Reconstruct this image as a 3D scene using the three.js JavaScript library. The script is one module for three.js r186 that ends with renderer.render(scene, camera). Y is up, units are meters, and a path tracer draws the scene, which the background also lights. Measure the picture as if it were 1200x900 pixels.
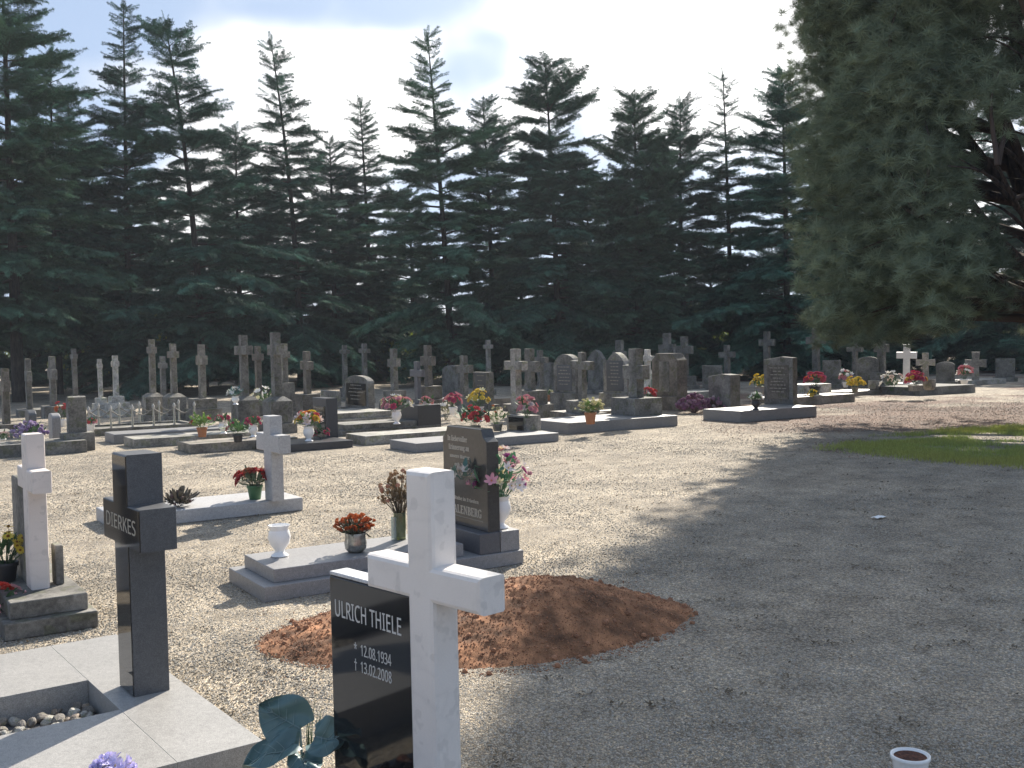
import * as THREE from 'three';
import { RoundedBoxGeometry } from 'three/addons/geometries/RoundedBoxGeometry.js';
import { mergeGeometries } from 'three/addons/utils/BufferGeometryUtils.js';
import { FontLoader } from 'three/addons/loaders/FontLoader.js';
import { TextGeometry } from 'three/addons/geometries/TextGeometry.js';

// ---------------------------------------------------------------- camera, sky, sun, exposure
const scene = new THREE.Scene();
const F = 1230;                                             // focal length in pixels of the 1200 x 900 photograph
const camera = new THREE.PerspectiveCamera(2 * Math.atan(450 / F) * 180 / Math.PI, 4 / 3, 0.05, 1200);
camera.position.set(0, 1.6, 0);
camera.rotation.set(-Math.atan(47 / F), 0, 0);
camera.rotateZ(-0.021);
camera.updateMatrixWorld(true);

const SUN_AZ = 20.5 * Math.PI / 180, SUN_EL = 33 * Math.PI / 180;
const sunDir = new THREE.Vector3(Math.sin(SUN_AZ) * Math.cos(SUN_EL), Math.sin(SUN_EL), -Math.cos(SUN_AZ) * Math.cos(SUN_EL));
const sun = new THREE.DirectionalLight(new THREE.Color().setRGB(1, 0.93, 0.82), 5);
sun.target.position.set(0, 0, -15);
sun.position.copy(sunDir).multiplyScalar(80).add(sun.target.position);
sun.castShadow = true;
sun.shadow.mapSize.set(4096, 4096);
Object.assign(sun.shadow.camera, { left: -45, right: 45, top: 45, bottom: -45, near: 1, far: 200 });
scene.add(sun, sun.target);

const renderer = new THREE.WebGLRenderer({ antialias: true });
renderer.toneMapping = THREE.LinearToneMapping;
renderer.toneMappingExposure = 2.2;
renderer.shadowMap.enabled = true;

// ---------------------------------------------------------------- random numbers and noise
function rng(seed) { let a = seed >>> 0; return () => { a = (a + 0x6D2B79F5) | 0; let t = Math.imul(a ^ (a >>> 15), 1 | a); t = (t + Math.imul(t ^ (t >>> 7), 61 | t)) ^ t; return ((t ^ (t >>> 14)) >>> 0) / 4294967296; }; }
const hash2 = (x, y, s = 0) => { let h = Math.imul(x, 374761393) ^ Math.imul(y, 668265263) ^ Math.imul(s + 11, 974634777); h = Math.imul(h ^ (h >>> 13), 1274126177); return ((h ^ (h >>> 16)) >>> 0) / 4294967296; };
const sm = t => t * t * (3 - 2 * t);
const clamp = (x, a = 0, b = 1) => Math.min(b, Math.max(a, x));
const step01 = (a, b, x) => sm(clamp((x - a) / (b - a)));
function vnoise(x, y, per = 0, s = 0) {
  const xi = Math.floor(x), yi = Math.floor(y), fx = sm(x - xi), fy = sm(y - yi);
  const m = v => per ? ((v % per) + per) % per : v;
  const a = hash2(m(xi), m(yi), s), b = hash2(m(xi + 1), m(yi), s), c = hash2(m(xi), m(yi + 1), s), d = hash2(m(xi + 1), m(yi + 1), s);
  return a + (b - a) * fx + (c - a) * fy + (a - b - c + d) * fx * fy;
}
function fbm(x, y, oct = 4, per = 0, s = 0) { let v = 0, a = 0.5, n = 0; for (let i = 0; i < oct; i++) { v += a * vnoise(x, y, per, s + i); n += a; a *= 0.5; x *= 2; y *= 2; per *= 2; } return v / n; }

// ---------------------------------------------------------------- the sky: pale blue, white cloud banks, brighter round the sun
{
  const skyAt = (x, y, z) => {
    const g = Math.acos(clamp(x * sunDir.x + y * sunDir.y + z * sunDir.z, -1, 1));
    const yy = Math.max(y, 0), hz = Math.exp(-yy * 4.5), au = Math.exp(-g / 0.26);
    const c = [0.11 + 0.26 * hz + 0.8 * au, 0.175 + 0.28 * hz + 0.76 * au, 0.3 + 0.28 * hz + 0.64 * au];
    const u = x * 5 + z * 1.3 + 27.46, v = y * 8 + z * 2.1 + 45.06, n = fbm(u, v, 6, 0, 5);
    const cover = step01(0.6, 0.78, n + 0.6 * Math.exp(-g / 0.4)), lum = 0.23 + 1.3 * Math.exp(-g / 0.55);
    return [c[0] + (lum - c[0]) * cover, c[1] + (lum * 0.995 - c[1]) * cover, c[2] + (lum * 0.99 - c[2]) * cover, n, g, cover];
  };
  const W = 1024, H = 512, data = new Float32Array(W * H * 4);
  for (let j = 0; j < H; j++) for (let i = 0; i < W; i++) {
    const ph = ((i + 0.5) / W - 0.5) * 2 * Math.PI, th = ((j + 0.5) / H - 0.5) * Math.PI, cs = Math.cos(th);
    const s = skyAt(Math.cos(ph) * cs, Math.sin(th), Math.sin(ph) * cs), k = (j * W + i) * 4;
    data[k] = s[0]; data[k + 1] = s[1]; data[k + 2] = s[2]; data[k + 3] = 1;
  }
  const t = new THREE.DataTexture(data, W, H, THREE.RGBAFormat, THREE.FloatType);
  t.mapping = THREE.EquirectangularReflectionMapping; t.magFilter = THREE.LinearFilter; t.minFilter = THREE.LinearFilter; t.needsUpdate = true;
  scene.background = t; scene.environment = t;
}
scene.fog = new THREE.FogExp2(new THREE.Color(0.86, 0.92, 1.0), 0.0007);

// ---------------------------------------------------------------- from pixels of the photograph to places on the ground
function ray(px, py) { return new THREE.Vector3((px - 600) / F, (450 - py) / F, -1).transformDirection(camera.matrixWorld); }
function G(px, py, h = 0) { const d = ray(px, py), t = (h - camera.position.y) / d.y; return camera.position.clone().addScaledVector(d, t); }
const iv = camera.matrixWorld.clone().invert();
function pixelY(x, y, z) { const p = new THREE.Vector3(x, y, z).applyMatrix4(iv); return 450 + F * p.y / p.z; }
function heightAt(p, py) { let lo = -2, hi = 60; for (let i = 0; i < 40; i++) { const m = (lo + hi) / 2; if (pixelY(p.x, m, p.z) > py) lo = m; else hi = m; } return (lo + hi) / 2; }
function atDepth(px, d) { const r = ray(px, 403 - (px - 600) * 0.021); return new THREE.Vector3(r.x / -r.z * d, 0, -d); }

// ---------------------------------------------------------------- things and parts
const used = new Map();
function numbered(n) { const k = used.get(n) || 0; used.set(n, k + 1); return k ? `${n}_${String(k).padStart(3, '0')}` : n; }
function thing(name, label, category, p = [0, 0, 0], turn = 0, group) {
  const o = new THREE.Group(); o.name = numbered(name);
  if (p.isVector3) o.position.copy(p); else o.position.set(...p);
  o.rotation.y = turn; o.userData = { label, category }; if (group) o.userData.group = group;
  scene.add(o); return o;
}
const uvr = rng(77);
function boxUV(g, ox = uvr() * 3, oy = uvr() * 3) {
  if (g.index) g = g.toNonIndexed();
  const p = g.attributes.position, uv = new Float32Array(p.count * 2);
  const a = new THREE.Vector3(), b = new THREE.Vector3(), c = new THREE.Vector3();
  for (let i = 0; i < p.count; i += 3) {
    a.fromBufferAttribute(p, i); b.fromBufferAttribute(p, i + 1).sub(a); c.fromBufferAttribute(p, i + 2).sub(a); b.cross(c);
    const ax = Math.abs(b.x), ay = Math.abs(b.y), az = Math.abs(b.z);
    for (let k = 0; k < 3; k++) { a.fromBufferAttribute(p, i + k); const q = ax > ay && ax > az ? [a.z + 1.37, a.y + 0.71] : ay > az ? [a.x, a.z] : [a.x, a.y]; uv[(i + k) * 2] = q[0] + ox; uv[(i + k) * 2 + 1] = q[1] + oy; }
  }
  g.setAttribute('uv', new THREE.BufferAttribute(uv, 2)); return g;
}
function clean(g) { if (g.index) g = g.toNonIndexed(); for (const k of Object.keys(g.attributes)) if (!['position', 'normal', 'uv', 'color'].includes(k)) g.deleteAttribute(k); if (!g.attributes.normal) g.computeVertexNormals(); return g; }
function merge(list) { return mergeGeometries(list.map(clean), false); }
function part(name, geo, mat, parent, label) {
  const m = new THREE.Mesh(geo, mat); m.name = name; m.castShadow = m.receiveShadow = true; parent.add(m);
  if (label) m.userData.label = label; return m;
}
function structure(name, geo, mat) { const m = part(name, geo, mat, scene); m.userData.kind = 'structure'; return m; }
const T = (g, x = 0, y = 0, z = 0) => g.translate(x, y, z);
function box(w, h, d, r = 0.008, x = 0, y = 0, z = 0) { return boxUV(T(new RoundedBoxGeometry(w, h, d, 2, Math.min(r, w / 3, h / 3, d / 3)), x, y + h / 2, z)); }
function frustum(w0, d0, w1, d1, h, x = 0, y = 0, z = 0) {
  const g = new THREE.BoxGeometry(1, 1, 1), p = g.attributes.position;
  for (let i = 0; i < p.count; i++) { const up = p.getY(i) > 0; p.setXYZ(i, p.getX(i) * (up ? w1 : w0) + x, (up ? h : 0) + y, p.getZ(i) * (up ? d1 : d0) + z); }
  const n = g.toNonIndexed(); n.computeVertexNormals(); return boxUV(n);
}
function extrude(pts, depth, bevel = 0.008, holes = []) {
  const s = new THREE.Shape(pts.map(p => new THREE.Vector2(...p)));
  for (const h of holes) s.holes.push(new THREE.Path(h.map(p => new THREE.Vector2(...p))));
  const g = new THREE.ExtrudeGeometry(s, { depth: depth - 2 * bevel, bevelEnabled: bevel > 0, bevelThickness: bevel, bevelSize: bevel, bevelOffset: -bevel, bevelSegments: 2, curveSegments: 12 });
  g.translate(0, 0, -depth / 2 + bevel); return boxUV(clean(g));
}
function crossPts(h, span, sw, ah, ay, taper = 1, flare = 1) {          // ay: centre of the arms
  const b = sw / 2, t = sw / 2 * taper, a = span / 2, y0 = ay - ah / 2, y1 = ay + ah / 2, f = ah / 2 * flare;
  return [[-b, 0], [b, 0], [t, y0], [a, ay - f], [a, ay + f], [t, y1], [t * flare, h], [-t * flare, h], [-t, y1], [-a, ay + f], [-a, ay - f], [-t, y0]];
}
function tube(pts, r0, r1, radial = 6, bend = null) {
  const c = pts.length > 2 ? new THREE.CatmullRomCurve3(pts) : new THREE.LineCurve3(pts[0], pts[1]);
  const seg = pts.length > 2 ? Math.max(5, pts.length * 2) : 1, g = new THREE.TubeGeometry(c, seg, 1, radial, false), p = g.attributes.position;
  const q = new THREE.Vector3();
  for (let i = 0; i <= seg; i++) { c.getPointAt(i / seg, q); const r = r0 + (r1 - r0) * i / seg; for (let j = 0; j <= radial; j++) { const k = i * (radial + 1) + j; p.setXYZ(k, q.x + (p.getX(k) - q.x) * r, q.y + (p.getY(k) - q.y) * r, q.z + (p.getZ(k) - q.z) * r); } }
  return clean(g);
}
const V = (x, y, z) => new THREE.Vector3(x, y, z);

// ---------------------------------------------------------------- textures (grain, stains, veins), each tile in metres
function makeTex(size, tile, fn, srgb = true) {
  const d = new Uint8Array(size * size * 4);
  for (let j = 0; j < size; j++) for (let i = 0; i < size; i++) { const c = fn(i / size, j / size, i, j), k = (j * size + i) * 4; d[k] = clamp(c[0]) * 255; d[k + 1] = clamp(c[1]) * 255; d[k + 2] = clamp(c[2]) * 255; d[k + 3] = 255; }
  const t = new THREE.DataTexture(d, size, size, THREE.RGBAFormat); t.wrapS = t.wrapT = THREE.RepeatWrapping; t.magFilter = THREE.LinearFilter; t.minFilter = THREE.LinearMipmapLinearFilter; t.generateMipmaps = true;
  if (srgb) t.colorSpace = THREE.SRGBColorSpace; t.repeat.set(1 / tile, 1 / tile); t.needsUpdate = true; return t;
}
const gray = v => [v, v, v];
const TX = {};
TX.granite = makeTex(512, 0.7, (u, v, i, j) => { const n = hash2(i >> 1, j >> 1, 3), m = fbm(u * 40, v * 40, 2, 40, 9), b = fbm(u * 4, v * 4, 4, 4, 15); return gray(0.74 + 0.2 * (n - 0.5) + 0.1 * (m - 0.5) + 0.06 * (b - 0.5) + 0.1); });
TX.weather = makeTex(512, 1.3, (u, v, i, j) => {
  const b = fbm(u * 5, v * 5, 5, 5, 21), f = fbm(u * 60, v * 60, 2, 60, 31), st = fbm(u * 18, v * 3, 3, 3, 41), l = step01(0.62, 0.7, fbm(u * 14, v * 14, 3, 14, 51));
  const q = 0.78 + 0.5 * (b - 0.5) + 0.28 * (f - 0.5) + 0.16 * (hash2(i, j, 5) - 0.5) - 0.2 * step01(0.5, 0.75, st);
  return [q * (1 - 0.1 * l), q * (0.985 - 0.08 * l), q * (0.95 - 0.16 * l)];
});
TX.marble = makeTex(512, 0.9, (u, v, i, j) => { const w = fbm(u * 4, v * 4, 4, 4, 61), vein = Math.pow(1 - Math.abs(2 * fbm(u * 3 + w * 0.9, v * 6, 4, 0, 66) - 1), 14), s = step01(0.66, 0.74, fbm(u * 20, v * 20, 3, 20, 71)); const q = 0.95 + 0.07 * (w - 0.5) - 0.03 * vein - 0.05 * s + 0.03 * (hash2(i, j, 8) - 0.5); return [q, q * 0.985, q * 0.965]; });
TX.bark = makeTex(256, 0.8, (u, v) => { const r = fbm(u * 24, v * 5, 4, 5, 81); return gray(0.5 + 0.9 * (r - 0.5)); });
TX.soil = makeTex(512, 0.8, (u, v, i, j) => { const b = fbm(u * 9, v * 9, 5, 9, 91), h = hash2(i >> 1, j >> 1, 13); const q = 0.7 + 0.75 * (b - 0.5) + 0.22 * (h - 0.5); return [q, q * 0.97, q * 0.93]; });
{   // gravel: rounded chips of their own tones with dark gaps between them
  const S = 1024, C = 128, cell = S / C;
  const hgt = new Float32Array(S * S);
  TX.gravel = makeTex(S, 1.5, (u, v, i, j) => {
    const cx = Math.floor(i / cell), cy = Math.floor(j / cell); let b1 = 9, b2 = 9, id = 0;
    for (let y = -1; y <= 1; y++) for (let x = -1; x <= 1; x++) { const gx = (cx + x + C) % C, gy = (cy + y + C) % C, dx = (cx + x + hash2(gx, gy, 1)) - i / cell, dy = (cy + y + hash2(gx, gy, 2)) - j / cell, d = Math.hypot(dx, dy); if (d < b1) { b2 = b1; b1 = d; id = gx * 977 + gy; } else if (d < b2) b2 = d; }
    const e = step01(0.02, 0.3, b2 - b1), t = hash2(id, 5, 6), w = hash2(id, 9, 4), big = fbm(u * 6, v * 6, 4, 6, 33);
    hgt[j * S + i] = e * (0.5 + 0.5 * t) + 0.15 * big;
    const q = (0.62 + 0.34 * (t - 0.4)) * (0.73 + 0.27 * e) * (0.84 + 0.4 * (big - 0.5)) * 1.25;
    return [q * (1 + 0.05 * (w - 0.4)), q * 0.965, q * (0.9 - 0.08 * (w - 0.5))];
  });
  TX.gravelBump = makeTex(S, 1.5, (u, v, i, j) => gray(hgt[j * S + i]), false);
}
const cache = new Map();
function mat(kind, r, g, b, o = {}) {
  const key = kind + [r, g, b] + JSON.stringify(o); if (cache.has(key)) return cache.get(key);
  const m = new THREE.MeshStandardMaterial({ color: new THREE.Color().setRGB(r, g, b), roughness: 0.8, ...o });
  if (TX[kind]) { m.map = TX[kind]; if (kind !== 'marble' && (m.roughness > 0.3)) { m.bumpMap = TX[kind]; m.bumpScale = kind === 'granite' ? 0.0006 : kind === 'bark' ? 0.02 : 0.003; } }
  cache.set(key, m); return m;
}
const M = {
  marble: mat('marble', 0.84, 0.81, 0.785, { roughness: 0.38 }),
  whiteStone: mat('weather', 0.8, 0.78, 0.75, { roughness: 0.7 }),
  pinkWhite: mat('marble', 0.7, 0.65, 0.625, { roughness: 0.6 }),
  grey: mat('granite', 0.35, 0.34, 0.335, { roughness: 0.45 }),
  lightGrey: mat('granite', 0.54, 0.53, 0.525, { roughness: 0.5 }),
  honed: mat('granite', 0.115, 0.118, 0.125, { roughness: 0.42 }),
  slabTop: mat('granite', 0.46, 0.44, 0.41, { roughness: 0.36 }),
  darkGrey: mat('granite', 0.14, 0.14, 0.15, { roughness: 0.4 }),
  black: mat('granite', 0.018, 0.019, 0.02, { roughness: 0.06 }),
  blackHoned: mat('granite', 0.05, 0.05, 0.055, { roughness: 0.35 }),
  brownGranite: mat('granite', 0.1, 0.093, 0.084, { roughness: 0.16 }),
  sand: mat('weather', 0.37, 0.345, 0.31, { roughness: 0.9 }),
  oldGrey: mat('weather', 0.27, 0.262, 0.25, { roughness: 0.92 }),
  oldBrown: mat('weather', 0.25, 0.225, 0.2, { roughness: 0.92 }),
  concrete: mat('weather', 0.42, 0.4, 0.375, { roughness: 0.85 }),
  rowSlab: mat('granite', 0.29, 0.283, 0.277, { roughness: 0.5 }),
  slabStone: mat('weather', 0.44, 0.425, 0.4, { roughness: 0.6 }),
  slabBrown: mat('weather', 0.36, 0.32, 0.28, { roughness: 0.6 }),
  letter: mat('plain', 0.56, 0.545, 0.51, { roughness: 0.6 }),
  letterDull: mat('plain', 0.3, 0.27, 0.22, { roughness: 0.7 }),
  porcelain: mat('plain', 0.85, 0.83, 0.8, { roughness: 0.25 }),
  plasticGreen: mat('plain', 0.05, 0.14, 0.06, { roughness: 0.6 }),
  terracotta: mat('plain', 0.36, 0.16, 0.08, { roughness: 0.85 }),
  darkPot: mat('plain', 0.03, 0.03, 0.035, { roughness: 0.5 }),
  bark: mat('bark', 0.11, 0.085, 0.07, { roughness: 0.95 }),
  pineBark: mat('bark', 0.15, 0.1, 0.075, { roughness: 0.95 }),
};
console.log('textures done');
const YAW = -58 * Math.PI / 180;        // the graves look to the left and towards the viewer: local +z points to the foot, +x to the near side

// ---------------------------------------------------------------- ground
const mixNoise = (x, z, f, s) => fbm(x * f + 50, z * f + 80, 4, 0, s);
{
  const xs = [], zs = [];
  for (let x = -400; x < -20; x += 20) xs.push(x); for (let x = -20; x <= 24; x += 0.3) xs.push(x); for (let x = 30; x <= 400; x += 20) xs.push(x);
  for (let z = 60; z > 2; z -= 10) zs.push(z); for (let z = 2; z >= -44; z -= 0.3) zs.push(z); for (let z = -48; z >= -600; z -= 16) zs.push(z);
  const pos = [], col = [], uv = [], idx = [];
  for (const z of zs) for (const x of xs) {
    const n = mixNoise(x, z, 0.35, 3), m = mixNoise(x, z, 1.7, 13);
    pos.push(x, 0.012 * (mixNoise(x, z, 0.8, 23) - 0.5), z); uv.push(x, z);
    const litter = step01(0.45, 0.62, mixNoise(x, z, 0.6, 43) + 0.45 * Math.exp(-(((x - 10) / 6) ** 2) - (((z + 21) / 4.5) ** 2)) - 0.07) * step01(3, 6, x) ;
    const q = 0.84 + 0.26 * (n - 0.5) + 0.22 * (m - 0.5), k = litter * 0.9;
    const base = [0.97 * q, 0.885 * q, 0.765 * q], br = [0.44 * q, 0.275 * q, 0.215 * q];
    for (let c = 0; c < 3; c++) col.push(base[c] * (1 - k) + br[c] * k);
  }
  const W = xs.length;
  for (let j = 0; j < zs.length - 1; j++) for (let i = 0; i < W - 1; i++) { const a = j * W + i; idx.push(a, a + 1, a + W, a + 1, a + W + 1, a + W); }
  const g = new THREE.BufferGeometry(); g.setAttribute('position', new THREE.Float32BufferAttribute(pos, 3)); g.setAttribute('color', new THREE.Float32BufferAttribute(col, 3)); g.setAttribute('uv', new THREE.Float32BufferAttribute(uv, 2)); g.setIndex(idx); g.computeVertexNormals();
  const m = new THREE.MeshStandardMaterial({ map: TX.gravel, bumpMap: TX.gravelBump, bumpScale: 0.006, vertexColors: true, roughness: 0.95, color: new THREE.Color().setRGB(1.5, 1.5, 1.5) });
  m.color.setRGB(1, 1, 1);
  structure('gravel_ground', g, m);
}
function instances(name, geo, material, list, parent, color) {
  const im = new THREE.InstancedMesh(geo, material, list.length); im.name = name; im.castShadow = im.receiveShadow = true;
  list.forEach((e, i) => { im.setMatrixAt(i, e.m); if (e.c) im.setColorAt(i, e.c); });
  im.userData.kind = 'stuff'; parent.add(im); return im;
}
const _q = new THREE.Quaternion(), _e = new THREE.Euler();
function mtx(x, y, z, rx, ry, rz, sx, sy = sx, sz = sx) { return new THREE.Matrix4().compose(V(x, y, z), _q.clone().setFromEuler(_e.set(rx, ry, rz)), V(sx, sy, sz)); }
const col = (r, g, b) => new THREE.Color().setRGB(r, g, b);
{   // loose gravel chips near the viewer
  const r = rng(5), chip = new THREE.IcosahedronGeometry(1, 0), p = chip.attributes.position, mv = new Map();
  for (let i = 0; i < p.count; i++) { const k = [p.getX(i), p.getY(i), p.getZ(i)].map(v => v.toFixed(3)).join(); if (!mv.has(k)) mv.set(k, 0.65 + 0.6 * r()); const s = mv.get(k); p.setXYZ(i, p.getX(i) * s, p.getY(i) * s, p.getZ(i) * s); }
  chip.computeVertexNormals();
  const list = [];
  for (let i = 0; i < 330000; i++) {
    const d = 2.6 + 22 * Math.pow(r(), 1.9), half = d * 0.5 + 0.2, x = (r() * 2 - 1) * half, s = (0.0028 + 0.0035 * r() * r()) * (1 + d * 0.03), t = 0.25 + 0.16 * r(), w = r();
    list.push({ m: mtx(x, s * 0.08, -d, (r() - 0.5) * 1.6, r() * 6, (r() - 0.5) * 1.6, s * 1.15, s * 0.62, s), c: col(t * (1.02 + 0.06 * w), t * 0.955, t * (0.85 - 0.12 * w)) });
  }
  const o = instances('loose_gravel', chip, new THREE.MeshStandardMaterial({ roughness: 0.9 }), list, scene);
  o.userData = { label: 'loose pale gravel chips lying over the open ground', category: 'gravel', kind: 'stuff' };
}
console.log('ground done');

// ---------------------------------------------------------------- leaves, blooms, pots
function petalGeo(len, wid, curl, cup, nl = 4, nw = 2) {     // lies along +x, curls up
  const pos = [], idx = [];
  for (let i = 0; i <= nl; i++) for (let j = 0; j <= nw; j++) {
    const t = i / nl, s = j / nw * 2 - 1, w = wid * Math.pow(Math.sin(Math.PI * (0.08 + 0.84 * t)), 0.7);
    const a = curl * t, x = curl ? len * Math.sin(a) / curl : len * t, y = curl ? len * (1 - Math.cos(a)) / curl : 0;
    pos.push(x, y + cup * s * s * w, s * w / 2);
  }
  for (let i = 0; i < nl; i++) for (let j = 0; j < nw; j++) { const a = i * (nw + 1) + j; idx.push(a, a + 1, a + nw + 1, a + 1, a + nw + 2, a + nw + 1); }
  const g = new THREE.BufferGeometry(); g.setAttribute('position', new THREE.Float32BufferAttribute(pos, 3)); g.setIndex(idx); const n = g.toNonIndexed(); n.computeVertexNormals(); return n;
}
function tinted(g, c) { const n = g.attributes.position.count, a = new Float32Array(n * 3); for (let i = 0; i < n; i++) a.set(c, i * 3); g.setAttribute('color', new THREE.BufferAttribute(a, 3)); return g; }
function turned(g, rx, ry, rz, x = 0, y = 0, z = 0, s = 1) { return g.clone().applyMatrix4(mtx(x, y, z, rx, ry, rz, s)); }
const BLOOM = {};
{
  const r = rng(9); let L = [];
  for (let k = 0; k < 3; k++) for (let i = 0; i < 5 + k; i++) L.push(tinted(turned(petalGeo(0.75 + 0.18 * k, 0.75, 1.2 - 0.5 * k, 0.25), 0, (i + r() * 0.4) / (5 + k) * 6.283, 0).applyMatrix4(new THREE.Matrix4()), gray(0.8 + 0.2 * k / 2)));
  BLOOM.rose = mergeGeometries(L.map((g, i) => { const e = i < 5 ? 1.15 : i < 11 ? 0.75 : 0.3; return g; }));
  L = []; for (let i = 0; i < 6; i++) L.push(tinted(turned(petalGeo(1.15, 0.55, 0.9, 0.15, 5), 0, i / 6 * 6.283, 0), [1, 1, 1]).applyMatrix4(new THREE.Matrix4()));
  L.push(tinted(T(new THREE.ConeGeometry(0.16, 0.5, 5).toNonIndexed(), 0, 0.25, 0), [0.85, 0.75, 0.3])); L.forEach(g => g.deleteAttribute('uv'));
  BLOOM.lily = mergeGeometries(L);
  L = []; for (let i = 0; i < 13; i++) L.push(tinted(turned(petalGeo(1, 0.3, 0.25, 0.1, 3), 0, i / 13 * 6.283, 0), [1, 1, 1]));
  L.push(tinted(T(new THREE.SphereGeometry(0.28, 7, 4).toNonIndexed(), 0, 0.08, 0), [0.32, 0.16, 0.05])); L.forEach(g => g.deleteAttribute('uv'));
  BLOOM.daisy = mergeGeometries(L);
  L = []; for (let i = 0; i < 22; i++) { const t = r(), a = r() * 6.283; L.push(tinted(petalGeo(0.9, 0.55, 0.5, 0.4, 2).applyMatrix4(mtx(0, 0, 0, 0, a, 0.15 + 1.3 * t, 1)), gray(0.75 + 0.3 * r()))); }
  BLOOM.carnation = mergeGeometries(L);
  L = []; for (let i = 0; i < 16; i++) { const a = r() * 6.283, e = Math.asin(r() * 1.6 - 0.6); L.push(tinted(T(new THREE.IcosahedronGeometry(0.3 + 0.1 * r(), 0), Math.cos(a) * Math.cos(e) * 0.65, Math.sin(e) * 0.65, Math.sin(a) * Math.cos(e) * 0.65), gray(0.7 + 0.4 * r()))); } L.forEach(g => g.deleteAttribute('uv'));
  BLOOM.cluster = mergeGeometries(L);
}
const bloomMats = new Map();
function bloomMat(c) { const k = c.join(); if (!bloomMats.has(k)) bloomMats.set(k, new THREE.MeshPhysicalMaterial({ color: col(...c), vertexColors: true, roughness: 0.85, transmission: 0.25, thickness: 0, side: THREE.DoubleSide })); return bloomMats.get(k); }
const leafMats = new Map();
function leafMat(c, tr = 0.25) { const k = c.join() + tr; if (!leafMats.has(k)) leafMats.set(k, new THREE.MeshPhysicalMaterial({ color: col(...c), roughness: 0.8, transmission: tr, thickness: 0, side: THREE.DoubleSide })); return leafMats.get(k); }
function lathe(prof, seg = 20) { return clean(new THREE.LatheGeometry(prof.map(p => new THREE.Vector2(...p)), seg)); }
const POT = {
  urn: (h, r) => lathe([[0.001, 0], [r * 0.75, 0], [r * 0.75, h * 0.05], [r * 0.4, h * 0.14], [r * 0.42, h * 0.2], [r * 0.85, h * 0.42], [r, h * 0.62], [r * 0.86, h * 0.82], [r * 0.78, h * 0.88], [r * 0.98, h], [r * 0.88, h], [r * 0.7, h * 0.86], [r * 0.8, h * 0.6], [0.001, h * 0.5]]),
  pot: (h, r) => lathe([[0.001, 0], [r * 0.72, 0], [r * 0.95, h * 0.82], [r * 1.05, h * 0.82], [r * 1.05, h], [r * 0.92, h], [r * 0.85, h * 0.8], [0.001, h * 0.78]], 16),
  bowl: (h, r) => lathe([[0.001, 0], [r * 0.62, 0], [r * 0.92, h * 0.2], [r, h * 0.5], [r * 0.9, h * 0.82], [r * 0.94, h], [r * 0.86, h], [r * 0.82, h * 0.8], [0.001, h * 0.7]], 24),
  jar: (h, r) => lathe([[0.001, 0], [r, 0.004], [r, h], [r * 0.92, h], [r * 0.9, 0.02], [0.001, 0.015]], 20),
  cube: (h, r) => frustum(r * 1.7, r * 1.7, r * 2, r * 2, h),
};
function bouquet(label, p, o, group) {
  const r = rng(o.seed || Math.round(Math.abs(p.x * 977 + p.z * 131) * 10)), t = thing(o.name || 'flower_bouquet', label, o.cat || 'flowers', p, r() * 6, group);
  const ph = o.pot ? o.pot[1] : 0, pr = o.pot ? o.pot[2] : 0.05;
  if (o.pot) part(o.potName || 'vase', boxUV(POT[o.pot[0]](ph, pr)), o.pot[3], t);
  const H = o.h, R = o.r, leaf = petalGeo(1, 0.34, 0.7, 0.1, 3), fol = [];
  const at = (u, e, k) => { const rr = R * k * Math.cos(e); return V(Math.cos(u) * rr, ph * 0.9 + (H - ph * 0.9) * (0.3 + 0.7 * Math.sin(e) * k) , Math.sin(u) * rr); };
  const blooms = [];
  for (const [type, n, size, c] of o.blooms) for (let i = 0; i < n; i++) {
    const u = r() * 6.283, e = Math.asin(0.02 + 0.98 * r()), q = at(u, e, 0.75 + 0.3 * r());
    blooms.push([type, size * (0.8 + 0.4 * r()), c, q, u, e]);
    fol.push(tube([V(q.x * 0.12, ph * 0.75, q.z * 0.12), V(q.x * 0.5, ph * 0.75 + (q.y - ph * 0.75) * 0.6, q.z * 0.5), q], 0.003, 0.0018, 3));
  }
  for (let i = 0; i < (o.leaves ?? 26); i++) { const u = r() * 6.283, k = 0.25 + 0.75 * r(), q = at(u, 1.2 * r(), k), s = (o.leaf || 0.07) * (0.6 + 0.8 * r()); fol.push(clean(leaf.clone().applyMatrix4(mtx(q.x * 0.8, q.y * 0.9 - 0.01, q.z * 0.8, r() - 0.5, -u + r() - 0.5, r() * 1.4 - 0.4, s)))); }
  fol.forEach(g => g.deleteAttribute('uv'));
  const fm = part('foliage', mergeGeometries(fol.map(clean)), leafMat(o.green || [0.05, 0.11, 0.04]), t); fm.userData.kind = 'stuff';
  for (const [type, s, c, q, u, e] of blooms) { const b = part('bloom', BLOOM[type], bloomMat(c), t); b.position.copy(q); b.rotation.set((r() - 0.5) * 0.6, -u, -(1.57 - e) * 0.8 + (r() - 0.5) * 0.5); b.rotation.order = 'YXZ'; b.scale.setScalar(s); }
  return t;
}

// ---------------------------------------------------------------- lettering
const font = await new FontLoader().loadAsync('fonts/droid/droid_sans_regular.typeface.json').catch(() => null) || await new FontLoader().loadAsync('fonts/droid/droid_sans_bold.typeface.json');
const serif = await new FontLoader().loadAsync('fonts/droid/droid_serif_bold.typeface.json');
function text(str, size, width, f = font, cx = 0, cy = 0, z = 0) {           // raised letters, centred, squeezed to the width
  const g = new TextGeometry(str, { font: f, size, depth: 0.0015, curveSegments: 3, bevelEnabled: false }); g.computeBoundingBox();
  const b = g.boundingBox, s = width ? width / (b.max.x - b.min.x) : 1; g.translate(-(b.max.x + b.min.x) / 2, 0, 0); g.scale(s, 1, 1); g.translate(cx, cy, z - 0.0004); return clean(g);
}

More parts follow.
